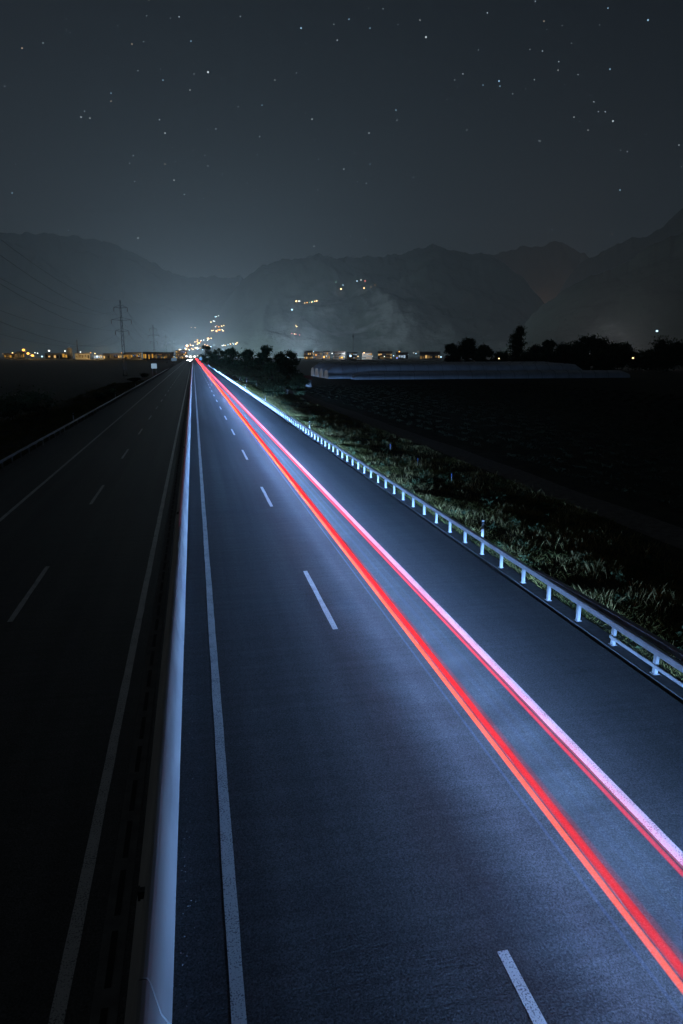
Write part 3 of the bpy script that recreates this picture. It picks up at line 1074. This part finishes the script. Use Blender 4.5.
ARMS = ((19.5, 2.9), (24.3, 4.3), (29.6, 2.9))
PX = -30.6
PYS = [62.0, 330.0, 590.0, 860.0, 1130.0]
for y, lab in zip(PYS, ('lattice pylon beside the camera, outside the left edge of the picture', 'tallest-looking lattice pylon, nearest of the power line on the left',
                        'second lattice pylon in the row, left of the far bright lights', 'third lattice pylon in the row, small against the town glow', 'fourth lattice pylon in the row, smallest and farthest')):
    pylon(PX, y, lab)
wires = [(0.0, PYL_H, 'top earth wire')] + [(s * w, zz - 1.5, nm) for (zz, w), lv in zip(ARMS, ('lowest', 'middle', 'upper')) for s, nm in ((-1, lv + ' outer cable'), (1, lv + ' road-side cable'))]
for dx, zz, nm in wires:
    pts = []
    for a, b2 in zip(PYS[:-1], PYS[1:]):
        for k in range(14):
            u = k / 14
            pts.append((PX + dx, a + (b2 - a) * u, FIELD_Z + zz - 4 * 6.5 * u * (1 - u)))
    pts.append((PX + dx, PYS[-1], FIELD_Z + zz))
    w = MB().tube(pts, 0.028, 4).build('power_cable', M['cable'])
    tag(w, nm + ' of the sagging power line strung between the left pylons', 'cable', 'cables of the power line')

# ------------------------------------------------------------------ mountains
def interp(tab, x):
    return np.interp(x, [t[0] for t in tab], [t[1] for t in tab])


MOUNT = {}


def mountain(key, ridge_px, r_foot, r_ridge, r_back, seed, label, rough=1.0, power=1.25, na=260, nr=70):
    """terrain over a sector: ridge_px is the skyline as (picture x, picture y)"""
    ta = [(az_el(px, py)) for px, py in ridge_px]
    a = np.linspace(ta[0][0], ta[-1][0], na)
    t = np.linspace(0, 1, nr)
    A, T = np.meshgrid(a, t, indexing='ij')
    jag = (fbm(a * 90.0, a * 0 + seed, seed, 4) - 0.5) * 0.009
    elev = interp(ta, A) + jag[:, None] * np.clip((T - 0.5) / 0.2, 0, 1)
    tr = 0.72
    RR = np.where(T < tr, r_foot + (r_ridge - r_foot) * (T / tr), r_ridge + (r_back - r_ridge) * ((T - tr) / (1 - tr)))
    H = elev * r_ridge + CAMH
    rise = np.where(T < tr, (T / tr) ** power, 1 - 0.75 * ((T - tr) / (1 - tr)) ** 1.3)
    X, Y = RR * np.sin(A), RR * np.cos(A)
    sc = 1.0 / 900.0
    gul = fbm(X * sc, Y * sc, seed, 6, True) - 0.62
    fine = fbm(X * sc * 5, Y * sc * 5, seed + 5, 4) - 0.5
    env = np.clip(T / 0.08, 0, 1)
    away = np.clip(np.abs(T - tr) / 0.2, 0.04, 1)
    Z = H * rise * (1 + rough * 0.55 * gul * away * env) + H * 0.05 * fine * env * rough * np.clip(away, 0.25, 1)
    # keep the slope in front of the ridge under the skyline
    cap = (elev * RR + CAMH) * 0.985
    Z = np.where((T < tr - 0.02), np.minimum(Z, cap), Z)
    Z = np.where(T == 0, -2.0, np.maximum(Z, -2.0))
    n1, n2 = A.shape
    v = np.stack([X, Y, Z], -1).reshape(-1, 3)
    i = (np.arange(n1 - 1)[:, None] * n2 + np.arange(n2 - 1)[None, :]).ravel()
    f = np.stack([i, i + n2, i + n2 + 1, i + 1], -1)[:, ::-1].ravel()
    o = link('mountain', np_mesh('mountain', v, f, 4, M['forest']), smooth=True)
    tag(o, label, 'mountain', kind='structure')
    MOUNT[key] = (a, RR[0], Z)
    return o


def on_slope(key, px, py):
    """where the view ray meets that mountain"""
    a, rr, Z = MOUNT[key]
    az_, el_ = az_el(px, py)
    i = int(np.clip(np.searchsorted(a, az_), 0, len(a) - 1))
    e = (Z[i] - CAMH) / rr
    hit = np.nonzero(e >= el_)[0]
    j = int(hit[0]) if len(hit) else int(np.argmax(e))
    r = rr[max(j - 1, 0)] * 0.996
    return Vector((math.sin(az_) * r, math.cos(az_) * r, el_ * r + CAMH))


mountain('left', [(-330, 262), (-220, 240), (-110, 246), (-40, 234), (0, 230), (20, 232), (42, 231), (60, 234), (80, 236), (96, 239), (110, 241), (122, 247), (135, 252), (150, 261), (165, 269), (178, 275), (190, 277),
                  (200, 275), (220, 277), (240, 277), (262, 284), (290, 300), (320, 330)], 5200, 8600, 11500, 3, 'hazy far mountain ridge rising on the left behind the pylons')
mountain('middle', [(205, 340), (222, 306), (236, 286), (250, 275), (262, 265), (280, 260), (300, 257), (320, 255), (342, 258), (365, 256), (387, 254), (405, 251), (420, 247), (432, 245), (446, 248), (462, 253), (478, 254), (492, 257),
                    (505, 263), (514, 270), (528, 284), (542, 300), (556, 318), (575, 345)], 4200, 6200, 8800, 29, 'central mountain with pale cliffs above the lit villages', rough=1.5, power=0.85)
mountain('behind', [(400, 300), (440, 268), (470, 257), (492, 256), (505, 250), (517, 247), (530, 246), (545, 244), (555, 241), (562, 242), (572, 247), (587, 255), (610, 262), (640, 285)], 8800, 10500, 12500, 51,
         'distant notched mountain between the central mountain and the right slope')
mountain('right_far', [(560, 290), (575, 266), (587, 256), (600, 252), (612, 246), (622, 242), (634, 238), (648, 232), (662, 225), (672, 216), (683, 207), (700, 196), (740, 180), (820, 175), (900, 190)], 5600, 8200, 10500, 77,
         'far ridge climbing toward the upper right edge')
mountain('right_near', [(500, 352), (520, 328), (535, 312), (547, 302), (560, 292), (582, 280), (600, 273), (622, 264), (634, 256), (648, 247), (664, 239), (683, 229), (710, 216), (760, 200), (840, 205), (930, 240)], 2600, 4600, 7000, 93,
         'nearest dark mountain slope rising on the right')

# ------------------------------------------------------------------ stars
sky_o = None
star_mats = [emit('star_blue', (0.4, 0.72, 1.0), 1.2), emit('star_white', (0.8, 0.93, 1.0), 1.2), emit('star_warm', (1.0, 0.8, 0.62), 0.9), emit('star_faint', (0.7, 0.85, 1.0), 1.0)]
SD = 90000.0
fs = MB()
for k in range(5200):
    z = random.uniform(0.02, 0.99)
    a = random.uniform(0, 2 * math.pi)
    q = math.sqrt(1 - z * z)
    r = SD / 700 * (0.17 + 0.36 * random.random() ** 3)
    c = (SD * q * math.sin(a), SD * q * math.cos(a), SD * z)
    fs.add([(c[0] + r, c[1], c[2]), (c[0] - r, c[1], c[2]), (c[0], c[1] + r, c[2]), (c[0], c[1] - r, c[2]), (c[0], c[1], c[2] + r), (c[0], c[1], c[2] - r)],
           [(0, 2, 4), (2, 1, 4), (1, 3, 4), (3, 0, 4), (2, 0, 5), (1, 2, 5), (3, 1, 5), (0, 3, 5)])
sky_o = fs.build('sky', star_mats[3])
tag(sky_o, 'clear night sky full of faint stars', 'sky', kind='structure')
bright = [(208, 72, 1.25, 1), (301, 28, 1.0, 0), (426, 37, 1.1, 1), (499, 81, 1.1, 0), (613, 121, 1.0, 1), (648, 20, 1.05, 0), (608, 8, .7, 0), (610, 69, .8, 0), (620, 190, .8, 0), (138, 238, .9, 1), (165, 133, .7, 1), (81, 117, .7, 1), (90, 118, .6, 1),
          (312, 119, .7, 1), (262, 105, .6, 0), (191, 41, .65, 0), (163, 80, .6, 0), (22, 48, .7, 2), (12, 193, .7, 0), (111, 93, .6, 0), (111, 101, .55, 2), (174, 180, .65, 1), (165, 164, .55, 2), (208, 166, .5, 1), (369, 133, .6, 1), (396, 110, .6, 0),
          (370, 164, .55, 0), (370, 28, .6, 0), (349, 19, .6, 0), (544, 21, .6, 2), (558, 70, .5, 1), (574, 117, .55, 1), (588, 130, .5, 1), (679, 145, .6, 1), (540, 141, .5, 1), (467, 130, .5, 1), (612, 234, .6, 2), (366, 240, .6, 0), (314, 246, .7, 1), (317, 254, .6, 0),
          (528, 211, .5, 1), (483, 85, .5, 0), (500, 86, .6, 0), (149, 0, .6, 2), (132, 44, .6, 2), (275, 80, .5, 1), (318, 190, .5, 1), (190, 90, .5, 1), (43, 43, .5, 1), (275, 265, .5, 1), (420, 20, .5, 1), (600, 256, .5, 1)]
sm = [MB().ball((0, 0, 0), 1.0, 6, 4).mesh('star', m_) for m_ in star_mats]
for px, py, s, k in bright:
    v = ray(px, py)
    o = link('star', sm[k], sky_o, v * SD)
    o.scale = (SD / 700 * 0.62 * s,) * 3

# ------------------------------------------------------------------ far lights and buildings
LM = {
    'orange': emit('lamp_orange', (1.0, 0.42, 0.07), 3.4), 'warm': emit('lamp_warm', (1.0, 0.62, 0.26), 4.1), 'white': emit('lamp_white', (0.95, 0.97, 0.9), 2.7),
    'cool': emit('lamp_cool', (0.5, 0.78, 1.0), 2.5), 'red': emit('lamp_red', (1.0, 0.2, 0.15), 1.8), 'green': emit('lamp_green', (0.5, 1.0, 0.7), 1.4), 'blue': emit('lamp_blue', (0.15, 0.3, 1.0), 2.2),
    'dimwarm': emit('lamp_dim', (1.0, 0.6, 0.28), 0.9),
}
LAMP = {}


def lamp_mesh(colr):
    # far street lamp: tapered pole, arm and a lit head, unit head radius 1 at the origin of z = 2.2
    if colr not in LAMP:
        me = MB().tube([(0, 0, -3.0), (0, 0, 1.6)], [0.16, 0.1], 5).ball((0, 0, 2.2), 1.0, 7, 5, (1, 1, 0.8)).mesh('street_lamp', LM[colr])
        me.materials.append(M['pylon'])
        for p in me.polygons[:7]: p.material_index = 1
        LAMP[colr] = me
    return LAMP[colr]


CNAME = {'orange': 'orange', 'warm': 'warm yellow', 'white': 'white', 'cool': 'blue-white', 'red': 'red', 'green': 'greenish', 'blue': 'blue', 'dimwarm': 'dim amber'}


def lamp(pos, rpx, colr, label, group):
    if group:
        label = CNAME[colr] + ' ' + label
        group = CNAME[colr] + ' ' + group
    dist = math.hypot(pos.x, pos.y)
    r = dist / 700.0 * rpx * 0.8
    o = link('street_lamp', lamp_mesh(colr), None, (pos.x, pos.y, pos.z - 2.2 * r))
    o.scale = (r, r, r)
    tag(o, label, 'lamp', group)
    return o


def jitter_line(key, p0, p1, n, colours, label, group, sr=0.55, jit=0.9):
    for k in range(n):
        u = (k + random.uniform(0.2, 0.8)) / n
        px = p0[0] + (p1[0] - p0[0]) * u + random.gauss(0, jit)
        py = p0[1] + (p1[1] - p0[1]) * u + random.gauss(0, jit * 0.6)
        pos = on_slope('middle' if px > 206 else key, px, py)
        lamp(pos, sr * random.uniform(0.75, 1.5), random.choice(colours), label, group)


g1, l1 = 'lamps of the hillside village above the road', 'tiny lamp of the bright hillside village straight above the road'
W = ['warm', 'warm', 'warm', 'orange', 'orange', 'white']
jitter_line('left', (180, 350), (212, 346), 26, ['warm', 'warm', 'white', 'orange', 'cool'], l1, g1, 0.7, 1.6)
jitter_line('left', (186, 346), (211, 338), 22, W, l1, g1, 0.65, 1.5)
jitter_line('left', (212, 331), (224, 330), 8, W, l1, g1, 0.7, 0.7)
jitter_line('left', (215, 327), (224, 326), 5, W, l1, g1, 0.6, 0.6)
jitter_line('left', (210, 322), (216, 321), 3, ['warm', 'white'], l1, g1, 0.6, 0.4)
jitter_line('left', (214, 317), (219, 316), 3, ['white', 'cool'], l1, g1, 0.55, 0.4)
jitter_line('left', (190, 327), (196, 328), 2, ['dimwarm'], l1, g1, 0.7, 0.4)
jitter_line('left', (221, 346), (238, 343), 9, ['white', 'warm', 'cool'], l1, g1, 0.6, 0.8)
g2, l2 = 'lamps of the village on the central mountain', 'tiny lamp of the small village strung across the central mountainside'
jitter_line('middle', (296, 301), (301, 301), 3, ['warm', 'white'], l2, g2, 0.8, 0.3)
jitter_line('middle', (304, 303), (318, 301), 7, ['warm', 'warm', 'orange', 'green'], l2, g2, 0.65, 0.5)
jitter_line('middle', (292, 309), (292, 310), 1, ['cool'], l2, g2, 0.9, 0.1)
jitter_line('middle', (295, 325), (298, 327), 2, ['dimwarm', 'warm'], l2, g2, 0.6, 0.2)
jitter_line('middle', (290, 333), (300, 335), 4, ['red', 'warm'], l2, g2, 0.6, 0.2)
g3, l3 = 'lamps on the upper ledge of the central mountain', 'tiny lamp high on the ledge of the central mountain'
for px, py, s, c_ in ((336, 282, .6, 'green'), (343, 285, .6, 'cool'), (341, 289, 1.2, 'warm'), (357, 281, .8, 'cool'), (361, 280, .6, 'white'), (365, 281, .9, 'red'), (364, 288, 1.0, 'warm'), (375, 285, .6, 'dimwarm'), (371, 287, .5, 'dimwarm')):
    lamp(on_slope('middle', px, py), s * 0.85, c_, l3, g3)
lamp(on_slope('right_near', 657, 331), 1.3, 'cool', 'single blue-white lamp on the dark right mountain slope', None)

# town strip along the foot of the mountains: houses with lit windows and street lamps


def building(px0, px1, ptop, dist, label, walls=None, win='win_warm', rows=2, cols=6, roof='flat', group='far buildings along the valley floor'):
    a = at((px0 + px1) / 2, 356, dist)
    wpx = (px1 - px0) / 700 * dist
    top = at((px0 + px1) / 2, ptop, dist).z
    h = max(4.0, top + 1.0)
    rz = -math.atan2(a.x, a.y)
    t = empty('far_building', (a.x, a.y, -1.0), rz)
    tag(t, label, 'building', group)
    dpt = max(8.0, wpx * 0.4)
    MB().box(-wpx / 2, wpx / 2, 0, dpt, 0, h).build('wall', M['wall'], t)
    if roof == 'gable':
        MB().add([(-wpx / 2 - .4, -.5, h), (wpx / 2 + .4, -.5, h), (wpx / 2 + .4, dpt + .5, h), (-wpx / 2 - .4, dpt + .5, h), (-wpx / 2 - .4, dpt / 2, h + dpt * .35), (wpx / 2 + .4, dpt / 2, h + dpt * .35)],
                 [(0, 1, 5, 4), (2, 3, 4, 5), (0, 4, 3), (1, 2, 5), (3, 2, 1, 0)]).build('roof', M['roof'], t)
    else:
        MB().box(-wpx / 2 - .3, wpx / 2 + .3, -.3, dpt + .3, h, h + 0.6).build('roof', M['roof'], t)
    ch_, cw = h / rows, wpx / cols
    for r2 in range(rows):
        for c2 in range(cols):
            q = random.random()
            mw = M[win] if q < 0.42 else (M['win_dim'] if q < 0.7 else M['glass'])
            ww, hh = cw * random.uniform(0.12, 0.42), ch_ * random.uniform(0.12, 0.3)
            MB().box(-ww, ww, -0.25, -0.02, -hh, hh).build('window', mw, t, (-wpx / 2 + cw * (c2 + .5), 0, ch_ * (r2 + .5) + random.uniform(-.1, .1) * ch_))
    return t


building(5, 16, 353.5, 1900, 'low unlit-looking hall at the far left of the valley lights', win='glow_yellow', rows=1, cols=5)
building(17, 24, 352, 1850, 'hall below the brightest orange lamps on the left', win='glow_yellow', rows=1, cols=4)
building(46, 58, 353.5, 1800, 'dark hall beneath the white lamp in the left valley lights', win='win_warm', rows=1, cols=5)
building(60, 67, 353, 1700, 'small yellow-lit hall left of the silo', win='glow_yellow', rows=1, cols=3)
building(76, 89, 353.5, 1650, 'yellow-lit factory hall right of the silo', win='glow_yellow', rows=1, cols=5)
building(94, 102, 355, 1600, 'low hall with blue-white lights left of the pylon', win='win_cool', rows=1, cols=4)
building(104, 121, 353.5, 1500, 'long low hall with a lit front just left of the pylon', win='win_warm', rows=1, cols=9)
building(124, 141, 352.5, 1450, 'long orange-lit hall just right of the nearest pylon', win='glow_yellow', rows=1, cols=10)
building(144, 173, 352.2, 1400, 'longest yellow-lit building between the pylons and the far road', win='glow_yellow', rows=1, cols=18)
building(176, 187, 350.5, 1700, 'pale lit block beside the far end of the road', win='win_warm', rows=3, cols=6)
building(304, 313, 352, 1500, 'pale lit house right of the roadside trees', win='win_warm', rows=2, cols=5, roof='gable')
building(314, 322, 352.5, 1550, 'orange-lit house below the central mountain', win='glow_yellow', rows=2, cols=4, roof='gable')
building(323, 330, 352, 1600, 'house with a dark gabled roof in the middle of the village row', win='glow_yellow', rows=2, cols=4, roof='gable')
building(333, 345, 353, 1500, 'long orange-lit house left of the thin mast', win='glow_yellow', rows=2, cols=6, roof='gable')
building(347, 357, 352.5, 1450, 'bright blue-white lit block at the foot of the thin mast', win='win_cool', rows=2, cols=5)
building(362, 372, 353, 1550, 'orange-lit house right of the thin mast', win='glow_yellow', rows=2, cols=5, roof='gable')
building(378, 392, 353, 1600, 'house row with warm windows toward the polytunnels', win='win_warm', rows=2, cols=7, roof='gable')
building(396, 408, 354, 1500, 'low house with blue-white windows behind the polytunnels', win='win_cool', rows=1, cols=5, roof='gable')
building(420, 440, 354.5, 1500, 'low dark farm building with a few lit windows left of the tree line', win='win_warm', rows=1, cols=8, roof='gable')

# silo and chimney
c = at(70, 356, 1700)
si = empty('silo', (c.x, c.y, -1.0)); tag(si, 'pale round storage silo among the left valley lights', 'silo')
MB().tube([(0, 0, 0), (0, 0, 24)], 6.0, 14).build('body', M['wall'], si, smooth=False)
MB().tube([(0, 0, 24), (0, 0, 28)], [6.2, 0.8], 14).build('cone_roof', M['steel'], si)
c = at(78, 356, 1800)
st_ = empty('chimney', (c.x, c.y, -1.0)); tag(st_, 'thin dark factory chimney right of the silo', 'chimney')
MB().tube([(0, 0, 0), (0, 0, 44)], [1.6, 0.9], 8).build('shaft', M['pylon'], st_)
MB().tube([(0, 0, 43.2), (0, 0, 44.6)], 1.3, 8).build('cap', M['pylon'], st_)
c = at(353, 356, 1400)
ms = empty('radio_mast', (c.x, c.y, -1.0)); tag(ms, 'thin radio mast rising above the village row', 'mast')
MB().tube([(0, 0, 0), (0, 0, 52)], [0.9, 0.35], 6).build('mast', M['pylon'], ms)
MB().box(-1.3, 1.3, -.3, .3, 44, 47).build('antenna', M['pylon'], ms)

gL, lL = 'street lamps of the industrial area on the left', 'small lamp in the row of valley lights on the left'
singles = [(23.5, 350, 1.9, 'orange', 'brightest orange lamp of the left valley lights', 1900), (28, 353.5, 1.8, 'orange', 'orange lamp just below right of the brightest one', 1880), (32.5, 355.5, 1.7, 'orange', 'low orange lamp right of the bright pair', 1860),
           (49, 350.8, 1.3, 'white', 'white lamp midway along the left valley lights', 1800), (65, 351, 1.0, 'white', 'small white lamp left of the silo', 1700), (42, 356.5, 1.2, 'cool', 'bluish lamp below the white one', 1700),
           (97, 356.5, 1.4, 'cool', 'blue-white lamp left of the nearest pylon', 1580), (80.5, 352, 0.9, 'white', 'small white lamp by the factory chimney', 1640), (95, 353.5, 0.8, 'warm', 'small warm lamp above the blue-white one', 1590)]
for px, py, s, c_, lab, dist in singles:
    lamp(at(px, py, dist), s * 0.85, c_, lab, None)
for k in range(36):
    px = random.uniform(2, 186)
    lamp(at(px, random.uniform(352.5, 356.5), random.uniform(1500, 2100)), random.uniform(0.35, 0.8), random.choice(['orange', 'warm', 'warm', 'white', 'dimwarm', 'orange']), lL, gL)
gR, lR = 'street lamps of the village row on the right', 'small lamp in the village row below the central mountain'
for k in range(44):
    px = random.uniform(300, 440)
    lamp(at(px, random.uniform(351.5, 356.5), random.uniform(1450, 1900)), random.uniform(0.35, 0.8), random.choice(['orange', 'warm', 'white', 'cool', 'dimwarm', 'white', 'orange']), lR, gR)
for px, py, s, c_, lab in ((350.5, 356, 1.7, 'cool', 'bright blue-white lamp at the foot of the thin mast'), (324, 357, 1.3, 'orange', 'orange lamp in the middle of the village row'), (342, 357.5, 1.2, 'orange', 'orange lamp left of the thin mast'),
                           (441, 357, 1.1, 'cool', 'blue lamp at the left end of the dark tree line'), (397, 358, 1.0, 'blue', 'deep blue lamp over the polytunnels'), (499, 358.5, 1.0, 'warm', 'warm lamp left of the tall poplar'),
                           (584, 337, 0.7, 'white', 'tiny white lamp over the tallest round tree'), (633, 358, 1.2, 'warm', 'warm lamp in the gap of the tree line on the right')):
    lamp(at(px, py, 1350 if px < 480 or px == 584 else 420), s * 0.85, c_, lab, None)

# ------------------------------------------------------------------ far end of the road: bridge, added oncoming cars, signs
ov = empty('overpass', (0, 1250, 0))
tag(ov, 'low overpass crossing the motorway at its far end', 'bridge')
MB().box(-60, 45, -4, 4, 5.6, 7.0).build('deck', M['concrete'], ov)
MB().box(-60, 45, -4.3, -4.02, 6.6, 8.0).build('parapet', M['concrete'], ov)
for x in (-22, -1, 20):
    MB().box(x - .5, x + .5, -3, 3, -1, 5.58).build('pier', M['concrete'], ov)


def car(loc, label, lit, rz=0):
    t = empty('car', loc, rz)
    tag(t, label, 'car')
    p = [(-2.1, .35), (2.1, .35), (2.2, .65), (2.1, .95), (1.1, 1.02), (.45, 1.45), (-1.1, 1.48), (-1.8, 1.05), (-2.2, .95), (-2.2, .6)]
    b = MB()
    n = len(p)
    b.add([(-.88, y, z) for y, z in p] + [(.88, y, z) for y, z in p], [tuple(range(n)), tuple(reversed(range(n, 2 * n)))] + [(i, n + i, n + (i + 1) % n, (i + 1) % n) for i in range(n)])
    b.build('body', M['car_paint'], t, bevel=0.05)
    MB().add([(-.75, 1.1, 1.06), (.75, 1.1, 1.06), (.65, .5, 1.43), (-.65, .5, 1.43)], [(0, 1, 2, 3)]).build('windscreen', M['glass'], t, (0, .03, .02))
    for sx in (-1, 1):
        for yy in (-1.35, 1.35):
            MB().tube([(sx * .72, yy, .33), (sx * .92, yy, .33)], .33, 12).build('wheel', M['tyre'], t)
        MB().ball((sx * .62, 2.16, .68), .26, 8, 5, (1.2, .5, .8)).build('headlight', lit, t)
    return t


hl = emit('headlight_white', (0.75, 0.92, 1.0), 700.0)  # cars and headlights added to stand in for the distant white glare
for cx_, cy_, lab in ((-4.0, 1010, 'nearest added oncoming car with glaring white headlights at the far end of the road'), (-7.8, 1060, 'second added oncoming car, in the outer lane of the far road'),
                      (-4.1, 1120, 'third added oncoming car, behind the nearest one'), (-7.7, 1170, 'fourth added oncoming car, in the outer lane near the overpass'), (-3.9, 1220, 'last added oncoming car, closest to the overpass')):
    car((cx_, cy_, 0.0), lab, hl, math.pi)
for px, py, s_, lab in ((186.5, 356.2, 1.5, 'first of the white lamps added on the far overpass for the glare, nearest the left halls'), (190.5, 356.8, 2.2, 'largest white lamp added on the far overpass for the glare above the oncoming cars'),
                        (194.5, 356.6, 1.7, 'third white lamp added on the far overpass for the glare, beside the light trails'), (198, 355.6, 1.1, 'smallest white lamp added on the far overpass for the glare, nearest the trees')):
    lamp(at(px, py, 1245), s_ * 0.85, 'white', lab, None)  # lamps added to make up the glare at the road's end


def road_sign(x, y, zc, w, h, face, label, rounded=False, posts=2):
    t = empty('road_sign', (x, y, float(gz(x, y))))
    tag(t, label, 'sign')
    b = MB()
    zz = zc - t.location.z
    if rounded:
        b.tube([(0, -0.03, zz), (0, 0.03, zz)], w / 2, 20)
    else:
        b.box(-w / 2, w / 2, -0.04, 0.04, zz - h / 2, zz + h / 2)
    b.build('panel', face, t)
    for k in range(posts):
        xx = 0 if posts == 1 else (-w * .32 + k * w * .64)
        MB().tube([(xx, 0.1, -.2), (xx, 0.1, zz + h * .3)], 0.07, 6).build('post', M['steel_dim'], t)
    return t


sign_w = emit('sign_glow_white', (0.5, 0.75, 1.0), 0.42)  # sign panels glow in place of headlights they reflect; no lamp inside
sign_b = emit('sign_glow_blue', (0.2, 0.5, 1.0), 0.7)
c = at(154, 366, 285)
road_sign(c.x, c.y, c.z, 2.1, 1.9, sign_w, 'pale blue-white lit square sign left of the opposite carriageway')
c = at(174, 359.5, 560)
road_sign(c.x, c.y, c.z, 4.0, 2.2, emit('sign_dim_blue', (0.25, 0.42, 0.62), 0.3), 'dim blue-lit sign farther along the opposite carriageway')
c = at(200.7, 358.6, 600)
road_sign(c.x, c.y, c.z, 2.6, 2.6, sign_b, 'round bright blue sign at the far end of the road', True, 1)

# unseen point lights added for the combined glow of the towns in the haze


def haze_light(px, py, dist, watts, colr, rad=30.0):
    p = at(px, py, dist)
    ld = bpy.data.lights.new('haze_fill', 'POINT')
    ld.energy = watts
    ld.color = colr
    ld.shadow_soft_size = rad
    o = bpy.data.objects.new('haze_fill', ld)
    o.location = p
    col.objects.link(o)


TEAL = (0.58, 0.82, 1.0)
haze_light(178, 346, 4100, 1.9e7, TEAL, 60)
haze_light(208, 346, 4000, 1.9e7, TEAL, 60)
haze_light(120, 346, 3600, 3.5e6, TEAL, 60)
haze_light(300, 346, 3300, 1.25e7, TEAL, 60)
haze_light(610, 352, 2300, 2.3e6, (1.0, 0.95, 0.9), 20)  # unseen fill added to brighten the right slope and its haze
haze_light(500, 350, 3000, 4.0e5, (1.0, 0.97, 0.95), 20)  # weaker added fill, also on the right
haze_light(28, 350, 1900, 3e5, (1.0, 0.55, 0.15), 8)
haze_light(100, 350, 1600, 2.0e5, (1.0, 0.65, 0.25), 8)
haze_light(150, 350, 1450, 1.2e5, (1.0, 0.65, 0.25), 8)
haze_light(350, 352, 1500, 2.5e5, (0.8, 0.9, 1.0), 8)
haze_light(548, 310, 8300, 3e6, (1.0, 0.5, 0.25), 60)

# ------------------------------------------------------------------ haze over the valley
hm, hn, hl_, hp = new_mat('haze')
hn.remove(hp)
vol = hn.new('ShaderNodeVolumePrincipled')
vol.inputs['Color'].default_value = (0.86, 0.93, 1.0, 1)
vol.inputs['Density'].default_value = 4.6e-5
vol.inputs['Anisotropy'].default_value = 0.0
hl_.new(vol.outputs[0], hn['Material Output'].inputs['Volume'])
hz = MB().box(-14500, 14500, -1500, 18500, -4.0, 3400.0).build('haze', hm)
tag(hz, 'thin night haze filling the valley below the mountains', 'haze', kind='stuff')
